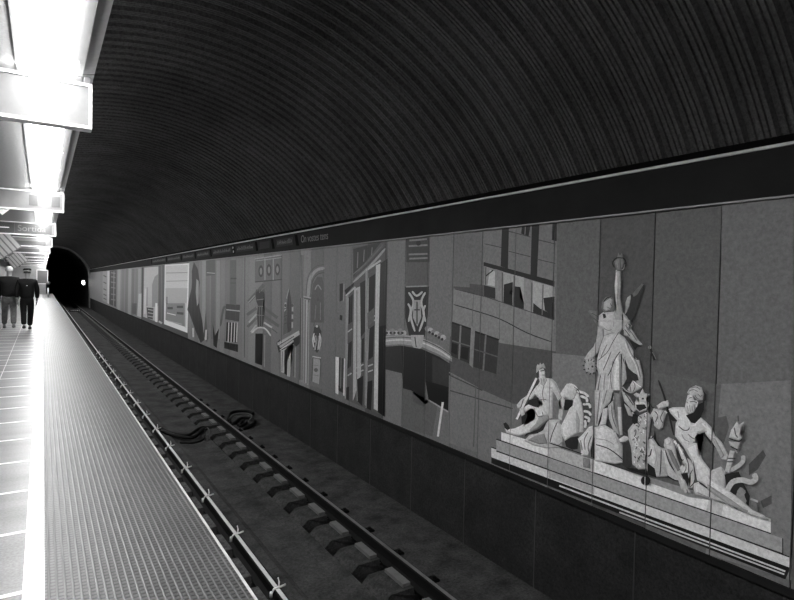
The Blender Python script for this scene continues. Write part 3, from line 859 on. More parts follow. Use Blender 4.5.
A.p(152, 364,300, 380,272, 410,310, 440,342, 470,350, 482,380, 482,514, 400,520, 370,500, 358,440)
A.p(175, 372,320, 400,330, 415,400, 400,460, 375,420)
A.s(40, 6, 362,285, 385,285, 395,270); A.s(34, 7, 350,392, 372,390, 382,350)
A.p(24, 354,430, 402,468, 412,522, 362,505); A.p(22, 402,232, 412,300, 440,340, 420,330, 395,290); A.s(30, 6, 440,355, 438,440, 432,512)
A.c(22, 347, 540, 29)
A.s(150, 3, 360,120, 356,480)
# spear
A.z(580, 320, 7.5); A.c(112, 540, 205, 14); A.s(26, 16, 545,215, 575,300); A.s(112, 4, 560,240, 585,290)
A.z(660, 380, 7.5); A.s(28, 14, 5,0, 60,160, 120,410)
# reclining man at the right
A.p(30, 62,212, 90,236, 130,288, 148,308, 108,304, 80,265)
A.p(165, 0,190, 30,165, 75,150, 86,170, 82,195, 40,206, 0,216)
A.p(155, 0,225, 30,218, 52,240, 46,300, 30,350, 12,370, 0,362); A.s(60, 6, 45,230, 20,280, 38,320); A.s(165, 10, 52,228, 70,245)
A.p(30, 300,420, 360,395, 420,470, 440,512, 400,480, 352,415, 312,492, 300,470)
A.p(172, 80,215, 110,203, 170,200, 215,204, 250,315, 280,320, 322,278, 360,308, 408,356, 416,395, 370,385, 320,398, 288,430, 302,472, 335,600, 255,600, 225,555, 195,500, 140,430, 130,420, 134,320, 148,302, 95,246)
A.p(168, 360,308, 410,360, 430,412, 480,462, 532,562, 515,597, 480,590, 440,512, 415,470, 372,420, 356,395)
A.p(130, 290,400, 322,396, 372,384, 345,375, 300,380); A.p(140, 405,430, 430,430, 500,560, 480,585, 440,510)
A.s(70, 8, 155,340, 190,370, 225,372, 238,352); A.s(85, 7, 225,400, 258,430, 292,442); A.s(80, 7, 265,462, 302,464); A.s(120, 7, 150,230, 160,280); A.s(120, 6, 180,400, 200,440, 240,460); A.s(190, 10, 230,290, 245,340, 290,330); A.s(188, 9, 330,320, 370,360); A.s(190, 8, 150,225, 195,230)
A.p(20, 305,180, 352,158, 346,222, 322,280, 280,322, 250,316, 212,262, 245,250, 280,220)
A.p(32, 335,65, 366,108, 362,150, 340,165, 322,130)
A.p(155, 220,92, 240,60, 285,38, 330,52, 346,100, 340,150, 300,150, 270,120, 240,112)
for q in ((235,80, 270,70, 300,85), (255,55, 290,50, 320,70), (300,100, 320,120, 335,110), (280,110, 295,135, 315,140)): A.s(75, 5, *q)
A.p(168, 225,110, 260,104, 275,150, 300,150, 292,200, 270,240, 240,252, 213,236, 205,195, 213,160)
A.s(50, 6, 232,134, 256,128); A.s(70, 5, 215,160, 225,168); A.s(55, 6, 240,160, 275,160, 300,170)
for q in ((222,190, 230,230), (240,185, 245,235), (258,190, 260,230), (275,180, 276,215)): A.s(100, 5, *q)
A.s(190, 8, 300,160, 290,200)
A.z(650, 430, 6.667)
A.p(165, 100,120, 130,160, 160,240, 217,325, 190,337, 138,302, 118,220)
A.s(26, 7, 118,130, 150,225, 215,312); A.s(24, 8, 130,300, 180,330, 222,336)
A.p(172, 245,110, 330,78, 340,160, 420,262, 432,372, 600,452, 600,522, 560,512, 440,422, 370,352, 330,332, 315,252, 290,192)
A.p(150, 108,100, 113,60, 140,43, 170,58, 186,110, 196,170, 216,232, 236,300, 252,402, 228,402, 195,300, 158,220, 128,150)
A.p(105, 130,120, 160,130, 190,190, 220,260, 200,270, 160,200); A.p(170, 118,62, 140,48, 160,62, 150,90, 122,95)
A.p(172, 170,55, 240,130, 260,180, 290,200, 312,242, 322,322, 300,382, 268,386, 276,330, 266,280, 230,286, 214,250, 236,222, 220,170, 195,120)
A.s(45, 6, 192,92, 224,190, 242,192); A.s(55, 6, 236,132, 272,220, 270,290); A.s(45, 6, 306,205, 316,325, 282,378); A.s(50, 5, 285,290, 300,260); A.s(60, 5, 240,285, 256,255, 255,215); A.s(195, 7, 205,90, 232,160)
A.p(24, 222,286, 266,280, 276,322, 270,384, 244,332)
A.p(160, 214,302, 250,330, 276,386, 292,412, 250,418, 234,380); A.s(60, 4, 262,392, 268,414)
A.p(150, 428,262, 490,238, 522,270, 522,362, 500,372, 430,372); A.s(90, 5, 450,290, 480,330)
A.p(165, 308,352, 340,340, 400,380, 450,430, 520,472, 450,466, 380,442, 320,424, 308,392)
A.p(120, 440,372, 520,420, 600,470, 600,500, 520,470)
A.s(22, 9, 345,345, 410,390, 500,452, 600,522); A.s(120, 6, 330,410, 400,440, 470,465)
A.z(710, 410, 3.529)
A.p(155, 15,212, 50,198, 66,230, 62,282, 30,262, 0,232)
A.p(30, 60,225, 110,215, 130,262, 150,300, 145,335, 110,300, 80,290, 68,270)
A.s(150, 15, 80,212, 112,192, 126,176, 125,158)
A.s(158, 19, 68,284, 88,252, 122,244, 152,252, 170,240, 163,222)
A.s(115, 28, 128,276, 116,295, 128,330); A.p(90, 150,308, 176,318, 182,362, 160,352, 148,340); A.s(150, 7, 152,310, 178,320)
A.p(170, 0,232, 50,262, 100,300, 160,350, 200,368, 217,385, 150,367, 80,332, 0,275)
A.p(130, 0,258, 80,310, 150,360, 80,335, 0,278)
A.p(158, 76,95, 84,68, 95,52, 104,38, 111,50, 130,38, 126,60, 120,80, 124,98, 110,106); A.s(30, 4, 76,98, 110,108, 122,100); A.s(70, 4, 95,60, 100,85, 108,95)
A.p(150, 75,108, 116,112, 110,134, 100,140, 82,126); A.s(40, 4, 82,126, 106,138)
A.p(160, 80,140, 97,142, 90,185, 78,222, 62,212, 72,170); A.s(60, 4, 72,168, 98,168); A.s(60, 4, 70,180, 92,180); A.s(130, 5, 98,140, 106,150)
A.s(60, 4, 108,18, 110,38)
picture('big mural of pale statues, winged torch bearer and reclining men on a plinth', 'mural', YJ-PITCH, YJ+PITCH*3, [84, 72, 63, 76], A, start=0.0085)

# ---- facade with windows
B = Print(); B.z(440, 210, 4)
B.p(92, 178,60, 470,38, 462,600, 50,600, 55,310, 175,300)
for q in ((178,135, 246,150), (275,165, 362,187), (393,198, 462,214), (275,85, 362,108), (395,120, 462,136)): B.s(45, 3, *q)
B.p(18, 248,70, 276,66, 272,235, 243,225); B.p(18, 368,52, 398,50, 388,270, 362,262); B.p(16, 450,44, 468,42, 467,125, 448,120); B.p(20, 328,60, 362,55, 355,105, 325,95)
B.s(100, 3, 342,60, 340,98)
B.p(15, 175,208, 458,284, 458,306, 175,224)
B.p(110, 178,224, 222,238, 222,352, 176,344); B.p(150, 200,240, 220,244, 220,306, 190,300); B.s(18, 5, 184,264, 214,240); B.p(30, 176,300, 222,312, 222,356, 176,345); B.s(60, 4, 184,228, 182,300)
B.p(135, 254,248, 336,270, 336,395, 254,374); B.p(18, 256,298, 292,288, 290,312, 278,330, 290,345, 290,388, 254,374); B.p(22, 298,305, 322,308, 318,352, 336,372, 336,396, 296,388); B.s(85, 5, 297,262, 293,388)
B.p(135, 372,284, 458,308, 458,436, 372,416); B.p(28, 374,372, 402,395, 458,420, 458,438, 372,416); B.p(30, 414,352, 458,346, 458,422, 420,402); B.s(80, 5, 413,298, 409,420)
B.p(108, 222,236, 254,246, 254,374, 222,356); B.p(112, 336,270, 372,284, 372,416, 336,398); B.s(70, 5, 250,250, 250,370); B.s(75, 5, 368,290, 366,410)
B.p(102, 56,316, 180,346, 458,440, 450,562, 250,535, 50,448)
B.s(40, 3, 60,316, 178,346); B.s(45, 3, 180,346, 458,440)
B.s(26, 4, 55,378, 130,400, 240,436, 350,492, 448,528)
for q in ((135,340, 128,470), (165,345, 160,490), (240,372, 238,520), (365,420, 360,545)): B.s(75, 2.5, *q)
B.p(60, 55,290, 175,300, 175,345, 55,312); B.p(85, 55,285, 120,290, 120,310, 55,305)
B.z(370, 200, 2.31)
B.p(63, 185,315, 245,318, 300,330, 430,350, 425,478, 330,470, 245,432, 183,400)
B.p(38, 190,282, 234,297, 230,378, 187,360); B.p(38, 243,303, 298,322, 292,402, 239,385)
B.s(15, 4, 190,283, 234,298); B.s(15, 4, 243,304, 298,323)
B.s(95, 4, 210,290, 206,368); B.s(85, 4, 268,312, 262,394); B.s(80, 3, 190,325, 232,338); B.s(70, 3, 242,345, 295,362)
B.p(12, 190,330, 203,334, 201,358, 188,352); B.p(12, 212,338, 229,342, 226,370, 209,364)
B.p(104, 234,290, 243,300, 238,388, 230,380)
B.s(95, 3, 183,398, 250,434)
B.p(92, 183,405, 245,434, 330,472, 426,482, 300,600, 180,560)
B.s(50, 2.5, 185,440, 330,482); B.s(50, 2.5, 185,405, 260,440); B.s(70, 2.5, 245,430, 240,570)
picture('mural of a modern building facade with a row of dark windows', 'mural', YJ+PITCH*3, YJ+PITCH*6, [88, 90, 84], B)

# ---- arch with crest
D = Print(); D.z(380, 230, 2.857)
D.p(45, 75,18, 142,13, 142,92, 75,92)
for q in ((84,30, 134,26), (82,46, 136,43), (82,70, 136,68), (84,82, 136,80)): D.s(100, 5, *q)
D.c(25, 110, 38, 7); D.p(68, 75,92, 142,92, 140,164, 75,164)
D.p(30, 72,162, 140,160, 137,240, 128,305, 84,305, 72,250); D.s(110, 4, 74,162, 138,160)
for q in ((82,178, 96,205, 88,245, 100,290), (130,178, 118,205, 126,245, 112,290), (92,175, 105,188, 122,176), (80,210, 88,228, 82,262), (130,215, 124,232, 130,262), (95,215, 105,225, 116,215)): D.s(142, 6, *q)
D.p(122, 96,200, 116,200, 118,250, 107,276, 94,250); D.s(50, 4, 106,205, 106,268); D.s(50, 4, 98,228, 114,228)
for q in range(6): D.c(135 if q % 2 else 105, 14+q*11, 288+(q % 2)*6, 7); D.c(140 if q % 2 else 100, 136+q*9, 282+q*5, 8)
for q in range(5): D.c(35, 20+q*11, 294, 3.5); D.c(35, 142+q*9, 292+q*5, 4)
D.p(120, 8,303, 75,300, 120,308, 170,330, 206,358, 206,376, 170,356, 120,334, 60,326, 8,330)
D.s(160, 4, 8,318, 60,314, 120,322, 170,344, 205,368); D.s(60, 2.5, 8,310, 60,306, 120,314, 170,336, 205,360)
D.p(130, 88,300, 126,300, 120,335, 106,345, 92,330)
D.s(45, 3, 100,305, 104,335)
D.p(20, 8,334, 60,330, 120,340, 170,362, 203,384, 201,450, 130,430, 130,500, 95,482, 94,460, 65,452, 65,410, 8,396)
D.p(34, 8,334, 60,330, 66,410, 8,396); D.p(40, 150,360, 203,384, 201,450, 150,436)
D.p(9, 130,430, 201,450, 199,518, 140,488)
D.p(74, 65,410, 65,452, 94,460, 95,482, 130,500, 140,488, 165,500, 150,590, 60,560)
D.p(62, 92,462, 130,500, 125,505, 95,490)
D.s(125, 4, 140,486, 199,522); D.s(175, 6, 180,492, 166,590)
picture('mural of a stone arch with a carved crest above a dark opening', 'mural', YJ+PITCH*6, YJ+PITCH*9, [88, 84, 90], D)

# ---- columns facade
G = Print(); G.z(320, 230, 3.158)
G.p(26, 62,170, 73,168, 72,222, 62,226); G.s(110, 3, 76,170, 74,225); G.p(20, 63,268, 71,270, 70,286, 62,283)
G.p(170, 49,400, 60,402, 58,520, 49,514); G.p(165, 76,405, 90,412, 86,530, 73,522); G.p(40, 60,402, 76,406, 73,515, 59,508); G.p(15, 58,490, 72,496, 72,512, 58,505); G.s(90, 3, 67,404, 65,500)
G.p(66, 105,55, 214,28, 207,590, 80,535, 84,210, 105,185)
G.p(40, 105,60, 150,48, 195,35, 105,150)
G.s(118, 7, 105,165, 160,112, 207,58); G.s(80, 4, 105,140, 150,100, 200,45); G.s(50, 4, 105,152, 155,105, 205,52); G.s(90, 3, 120,70, 118,120); G.s(90, 3, 140,62, 138,100); G.s(90, 3, 165,55, 163,80)
G.p(18, 78,190, 108,166, 106,176, 82,205); G.s(140, 5, 82,208, 112,180)
G.s(140, 6, 146,128, 192,96); G.s(60, 3, 148,138, 190,108)
G.p(138, 108,186, 127,178, 130,455, 110,525, 104,540, 106,300); G.p(110, 82,210, 90,202, 84,535, 78,530); G.s(85, 3, 117,190, 116,500)
G.p(150, 177,112, 191,106, 184,572, 170,565); G.p(112, 144,132, 152,126, 150,560, 141,552)
G.p(30, 127,168, 144,158, 143,320, 129,340)
for q in ((90,215, 104,202, 101,290, 88,300), (154,152, 175,138, 171,245, 152,262), (155,312, 172,300, 168,400, 151,412), (88,360, 101,350, 98,430, 85,440), (149,480, 166,474, 162,570, 146,562), (116,472, 137,460, 134,556, 118,540), (130,346, 140,340, 138,418, 129,420), (82,498, 93,494, 92,538, 81,534)):
    G.p(22, *q); G.s(115, 2.5, q[0], q[1], q[6], q[7])
for q in ((154,285, 174,270), (154,298, 174,284), (88,322, 102,312), (152,430, 168,424), (152,448, 168,442), (116,436, 138,424), (116,452, 138,442), (88,460, 100,452)): G.s(140, 4, *q)
G.p(72, 150,262, 172,248, 171,290, 151,305)
G.p(36, 191,106, 214,90, 209,300, 186,305); G.p(9, 186,305, 209,300, 205,590, 183,575)
picture('mural of a classical facade with tall pilasters and stacked windows', 'mural', YJ+PITCH*9, YJ+PITCH*12, [60, 78, 84], G)

# ---- niche with figure
K = Print(); K.z(240, 240, 4)
K.p(112, 246,232, 276,236, 270,580, 243,566); K.s(60, 3, 252,60, 248,560); K.s(60, 3, 274,240, 268,575); K.s(80, 3, 262,240, 258,570); K.s(140, 5, 268,240, 264,572)
K.p(85, 280,235, 290,165, 308,135, 330,138, 338,170, 338,600, 275,580)
K.s(118, 12, 272,232, 280,160, 305,122, 338,112); K.s(55, 3, 282,232, 290,168, 310,138, 338,130); K.s(65, 3, 264,232, 272,150, 300,108, 338,98)
K.s(60, 5, 256,232, 282,238); K.s(130, 4, 254,226, 284,232)
K.p(36, 290,385, 300,345, 312,340, 326,365, 324,430, 308,452, 292,430)
for q in ((300,360, 306,400, 300,440), (314,350, 318,390, 312,440), (296,385, 300,410), (310,345, 308,370)): K.s(150, 6, *q)
K.c(60, 312, 238, 7); K.s(60, 3, 298,320, 296,345)
K.p(122, 290,472, 322,478, 318,578, 287,565); K.s(45, 3, 290,472, 322,478, 318,578); K.s(45, 3, 292,472, 288,565); K.s(150, 5, 290,466, 324,472); K.c(70, 304, 520, 8)
K.s(50, 2.5, 243,232, 238,560); K.s(128, 3, 276,250, 272,580)
K.p(66, 284,240, 292,175, 310,146, 330,150, 336,180, 336,330, 284,330)
K.s(112, 4, 300,200, 312,180, 326,200); K.s(90, 3, 304,260, 300,320); K.s(95, 3, 322,250, 322,320)
K.c(60, 312, 238, 6)
K.p(40, 296,350, 306,338, 318,344, 322,380, 310,385, 298,380); K.c(150, 308, 345, 5)
K.s(165, 5, 297,372, 292,400, 296,430); K.s(155, 4, 318,372, 324,400, 318,440); K.s(55, 3, 306,372, 304,440)
for q in (500, 520, 540): K.s(80, 2, 296,q, 314,q+3)
picture('mural of a pale arched niche holding a small standing figure', 'mural', YJ+PITCH*12, YJ+PITCH*15, [84, 78, 98], K)
# ---- ornate doorway
K2 = Print(); K2.z(240, 240, 4)
K2.p(48, 186,280, 192,220, 198,195, 206,250, 206,362, 190,372); K2.s(135, 7, 182,250, 178,378); K2.s(130, 6, 211,255, 209,352); K2.p(70, 176,290, 190,270, 188,372, 172,382)
for q in (270, 300, 330): K2.s(50, 3, 176,q+6, 214,q-8)
K2.p(14, 146,412, 160,396, 166,438, 156,452); K2.p(24, 213,392, 242,378, 240,412, 226,426, 214,418)
K2.p(138, 148,412, 236,362, 240,378, 215,394, 162,432); K2.s(40, 3, 152,425, 216,385); K2.s(170, 3, 160,440, 214,402)
K2.p(145, 164,440, 216,402, 216,424, 204,432, 200,548, 188,544, 192,428, 178,440, 176,532, 164,528); K2.s(60, 3, 170,445, 168,525)
K2.p(10, 178,442, 192,430, 188,542, 178,534)
K2.s(60, 3, 168,60, 166,420); K2.s(55, 2.5, 246,60, 242,560)
for q in ((182,262), (182,290), (182,318), (210,262), (210,292), (210,322)): K2.c(62, q[0], q[1], 4, 7)
K2.s(150, 3, 150,420, 234,366); K2.s(28, 4, 166,440, 240,398); K2.s(120, 3, 196,195, 186,235); K2.s(60, 3, 216,420, 214,545); K2.s(120, 4, 222,430, 220,550)
picture('narrow mural of an ornate doorway with a pointed gable', 'mural', YJ+PITCH*15, YJ+PITCH*17, [82, 88], K2)
# ---- lantern
L_ = Print(); L_.z(240, 240, 4)
L_.p(82, 60,74, 168,58, 168,158, 60,168); L_.s(40, 4, 60,168, 168,158); L_.s(130, 4, 60,76, 168,60); L_.s(125, 3, 62,84, 168,70)
for q in ((84,125), (116,120), (150,118)): L_.c(45, q[0], q[1], 10, 24); L_.c(105, q[0], q[1], 5, 14)
for q in (100, 133): L_.s(125, 4, q,74, q,160)
L_.s(75, 14, 34,248, 96,178); L_.s(78, 12, 28,300, 66,272); L_.s(72, 12, 94,268, 150,312); L_.s(72, 12, 96,304, 156,345); L_.s(78, 10, 30,348, 66,312)
L_.s(140, 7, 36,330, 66,296); L_.s(145, 7, 96,330, 128,350); L_.s(142, 7, 44,368, 66,340)
L_.p(38, 62,215, 72,203, 80,212, 88,202, 98,214, 98,235, 93,262, 98,300, 90,352, 72,352, 68,300, 72,262, 64,240)
L_.s(155, 6, 46,374, 70,352, 100,354, 124,384); L_.s(100, 5, 40,388, 50,372)
L_.p(6, 62,374, 93,374, 89,502, 60,492)
for q in (66, 74, 82, 90, 96): L_.s(38, 3, q,216, q-1,198)
L_.s(100, 3, 66,240, 96,236); L_.s(95, 3, 70,265, 93,265); L_.s(90, 2.5, 78,268, 78,348); L_.s(90, 2.5, 87,268, 87,348); L_.s(95, 3, 68,300, 97,302)
L_.s(125, 4, 34,250, 60,222); L_.s(62, 3, 20,70, 18,470); L_.s(120, 3, 100,380, 98,508); L_.s(60, 3, 128,355, 150,372)
picture('mural of a wall lantern and long shadows above a black doorway', 'mural', YJ+PITCH*17, YJ+PITCH*23, [92, 82, 102, 104, 100, 96], L_)
# ---- window and curved figure
Yc = YJ+PITCH*23; Yd = YT(188.5)
W_ = Print(); W_.z(160, 240, 5.456)
for q, tn in ((240, 118), (262, 92), (290, 84), (318, 112), (345, 100)): W_.s(tn, 20, q,112, q-2,540)
W_.p(68, 252,112, 300,106, 300,192, 252,196); W_.s(130, 5, 255,178, 300,182)
W_.p(36, 185,116, 207,160, 217,230, 211,300, 216,370, 231,440, 242,545, 222,562, 196,500, 160,400, 149,382, 155,338, 175,250, 174,170)
W_.p(125, 199,212, 211,224, 211,342, 202,362, 195,285)
W_.p(70, 238,520, 246,440, 250,380, 262,540, 256,560)
W_.s(165, 8, 252,490, 250,545); W_.s(160, 9, 180,480, 182,530)
W_.p(16, 288,455, 300,522, 322,482, 310,590, 292,575, 296,532)
W_.p(74, 382,110, 416,108, 416,350, 380,350); W_.s(50, 8, 385,210, 418,210); W_.s(60, 6, 385,235, 416,235)
W_.s(70, 12, 330,470, 345,380, 358,362)
W_.p(50, 360,350, 437,355, 432,445, 356,432); W_.s(140, 6, 362,380, 436,388); W_.s(45, 5, 362,352, 436,356)
W_.p(22, 364,448, 426,454, 422,562, 360,552)
for q in (376, 392, 408, 422): W_.s(150, 6, q,450, q-4,558)
W_.p(10, 350,556, 426,570, 426,612, 350,590)
picture('mural with a dark swooping shape beside a barred window', 'mural', Yc, Yd, [98, 92, 98, 96, 92, 100, 96, 100, 92, 100, 106][:max(1, round((Yd-Yc)/PITCH))] or [100], W_)
# ---- bright poster
Ye = YT(162.5)
X_ = Print(); X_.z(160, 240, 5.456)
X_.p(205, 22,128, 160,126, 150,507, 20,458); X_.p(172, 30,140, 152,136, 146,340, 28,330)
X_.p(150, 30,262, 150,262, 146,350, 30,345)
X_.p(112, 32,345, 136,345, 138,474, 30,436); X_.p(172, 136,345, 146,345, 143,480, 136,474)
for q in ((92,365, 126,365), (92,398, 128,402), (40,372, 70,372)): X_.s(55, 13, *q)
X_.s(190, 5, 38,398, 86,410); X_.s(150, 5, 40,440, 120,460); X_.s(120, 4, 34,180, 150,178); X_.s(130, 4, 34,225, 150,222); X_.s(50, 5, 38,310, 38,350)
picture('brightest framed poster on the far wall, white bordered', 'poster', Yd+.03, Ye, [60], X_)
# ---- farther posters
Yf = YT(142.5)
V_ = Print(); V_.z(80, 250, 7.5)
V_.p(158, 482,132, 588,123, 586,542, 474,500)
V_.p(120, 540,260, 560,200, 586,180, 586,420, 540,430); V_.s(130, 12, 505,280, 502,420); V_.s(175, 14, 492,290, 486,480)
V_.p(45, 500,430, 552,436, 546,522, 506,512)
for q in (445, 470, 495): V_.s(150, 7, 510,q, 548,q+8)
V_.p(205, 565,398, 581,398, 579,542, 562,536); V_.p(70, 592,118, 636,110, 630,562, 588,545); V_.s(95, 6, 612,118, 610,545); V_.s(165, 14, 592,535, 615,550)
picture('pale poster with a white bar beside the bright framed poster', 'poster', Ye+.03, Yf, [70], V_)
Yg = YT(115.5)
U_ = Print(); U_.z(80, 250, 7.5)
for q, tn in ((295, 135), (325, 100), (352, 95), (375, 130), (400, 90), (425, 100), (448, 130)): U_.s(tn, 20, q,140, q-6,490)
U_.p(160, 440,330, 462,325, 460,505, 428,495); U_.p(70, 392,400, 425,400, 420,485, 388,475)
picture('striped grey mural farther along between dark gaps', 'mural', Yf+.25, Yg, [112]*3, U_)
Yh = YT(90.0)
T_ = Print(); T_.z(80, 250, 7.5)
T_.p(50, 228,148, 276,140, 270,428, 225,408)
for q in (170, 200, 240, 280, 330, 370): T_.s(110, 8, 232,q, 266,q+6)
T_.s(120, 6, 255,160, 252,420)
T_.p(175, 205,150, 223,148, 220,408, 205,398); T_.p(20, 223,150, 229,150, 226,408, 219,405)
T_.p(130, 170,162, 204,156, 204,396, 170,382)
for q in (190, 240, 290, 330, 360): T_.s(60, 8, 176,q, 198,q+12)
picture('farthest mural by the tunnel mouth, plain grey then a dark strip', 'mural', Yg+.1, Yh, [112]*4, T_)
# ---- panels nearest the camera, right edge of the view
picture('plain grey mural panel cut off by the right edge of the picture', 'mural', YJ-PITCH*7, YJ-PITCH, [72]*6, None)

# ------------------------------------------------------------------ route strip on the fascia
M['strip_grey'] = mat('route_strip_grey', 0.024, 0.7, spec=0.1); M['letter'] = mat('faint_lettering', 0.12, 0.6)
def fpt(x, y):
    c = ((x-397)/FPX, (300-y)/FPX, -1.0)
    r = [sum(RM[i][j]*c[j] for j in range(3)) for i in range(3)]
    t = (XW-.05)/r[0]
    return r[1]*t, H + r[2]*t
div = [9.95, 11.25, 12.3, 14.05, 16.3, 18.2, 20.3, 23.0, 26.5]
words = ['Catalunya', '', 'Urquinaona', 'Girona', 'Verdaguer', 'Joanic', 'Alfons', 'Guinardo']
for i, y in enumerate(div):
    t = empty('strip_divider', (XW-.05, y, 2.2))
    bm = bmesh.new(); v = [bm.verts.new(p) for p in ((-.004, -.10, 0), (-.004, .02, 0), (-.004, .12, .21), (-.004, .0, .21))]; bm.faces.new(v)
    r = bmesh.ops.extrude_face_region(bm, geom=bm.faces[:]); bmesh.ops.translate(bm, vec=(-.006, 0, 0), verts=[g for g in r['geom'] if isinstance(g, bmesh.types.BMVert)])
    obj('bar', bm, M['black'], t)
    if i == 3:
        for zz in (.03, .13):
            bm = bmesh.new(); box(bm, -.014, -.010, .0+zz*.5-.03, .0+zz*.5+.03, zz, zz+.05); obj('mark', bm, M['metal_line'], t)
    lbs = ['slanted black mark just left of the only readable lettering on the fascia', 'second slanted black mark left of the fascia lettering', 'third slanted black mark along the fascia', 'slanted mark with two white spots on the fascia', 'fifth slanted mark along the fascia', 'sixth slanted mark along the fascia', 'seventh slanted mark along the fascia', 'eighth slanted mark along the fascia', 'farthest slanted mark along the fascia, toward the tunnel']
    tag(t, lbs[i], 'sign mark', 'slanted marks on the fascia strip')
RX = Matrix(((0, 0, -1, 0), (-1, 0, 0, 0), (0, 1, 0, 0), (0, 0, 0, 1)))   # text reads towards -Y, faces -X
def fascia_text(body, y, z, size, lb):
    o = text_mesh('lettering', body, size, M['letter'], None, Matrix.Translation((XW-.053, y, z)) @ RX)
    return tag(o, lb, 'lettering')
fascia_text('On vostes tens', 9.76, 2.25, .19, 'faint pale lettering nearest on the black fascia')
for i, wd in enumerate(words):
    y0_, y1_ = div[i], div[i+1]
    t = empty('station_name_strip', (XW-.05, y1_, 2.2))
    bm = bmesh.new(); box(bm, -.004, -.001, -(y1_-y0_)+.2, -.2, .03, .18); obj('plate', bm, M['strip_grey'], t)
    lb2 = ['strip with faint dotted lettering next to the nearest black mark', 'blank narrow strip, second on the fascia', 'strip with a pale worn field, third on the fascia', 'fourth dim name strip on the fascia', 'fifth dim name strip on the fascia', 'sixth dim name strip on the fascia', 'seventh dim name strip on the fascia', 'eighth and farthest dim name strip on the fascia'][i]
    if i == 0 or i > 1:      # faint unreadable lettering: short strokes
        rr = random.Random(i)
        bm = bmesh.new(); yy = -.28; n = 0
        while yy > -(y1_-y0_)+.3 and n < 60:
            hgt = rr.choice((.05, .07, .09)); box(bm, -.007, -.0045, yy-.018, yy, .07, .07+hgt)
            if rr.random() < .6: box(bm, -.007, -.0045, yy-.045, yy-.018, .07+hgt*.4, .085+hgt*.4)
            yy -= .065; n += 1
        o_ = obj('lettering', bm, M['letter'], t); o_['kind'] = 'stuff'
    tag(t, lb2, 'sign', 'name strips on the fascia')

# ------------------------------------------------------------------ people
M['cloth_black'] = mat('black_cloth', 0.003, 0.8, 0.3, 14, spec=0.2)
M['cloth_jacket'] = mat('dark_jacket_cloth', 0.008, 0.8, 0.4, 14, spec=0.2)
M['cloth_jeans'] = mat('grey_jeans', 0.13, 0.85, 0.3, 14, spec=0.2)
M['skin'] = mat('skin', 0.2, 0.6)
M['shoe'] = mat('dark_shoe', 0.012, 0.5); M['shoe_light'] = mat('pale_shoe', 0.15, 0.5)
M['hair_light'] = mat('cropped_grey_hair', 0.5, 0.7, 0.2, 60); M['hair_dark'] = mat('dark_hair', 0.02, 0.6)
M['cap'] = mat('pale_cap_band', 0.5, 0.7)

def skinned(name, verts, edges, radii, m, parent, root=0, sub=2):
    me = bpy.data.meshes.new(name); me.from_pydata(verts, edges, []); me.materials.append(m)
    o = link(bpy.data.objects.new(name, me)); o.parent = parent
    mod = o.modifiers.new('skin', 'SKIN'); mod.use_smooth_shade = True
    o.modifiers.new('sub', 'SUBSURF').levels = sub; o.modifiers['sub'].render_levels = sub
    for i, r in enumerate(radii):
        sv = me.skin_vertices[0].data[i]
        sv.radius = r if isinstance(r, tuple) else (r, r); sv.use_root = (i == root)
    bpy.context.view_layer.update()
    dg = bpy.context.evaluated_depsgraph_get()
    nm = bpy.data.meshes.new_from_object(o.evaluated_get(dg)); nm.name = name
    o.modifiers.clear(); o.data = nm
    if not nm.materials: nm.materials.append(m)
    for p in nm.polygons: p.use_smooth = True; p.material_index = 0
    return o

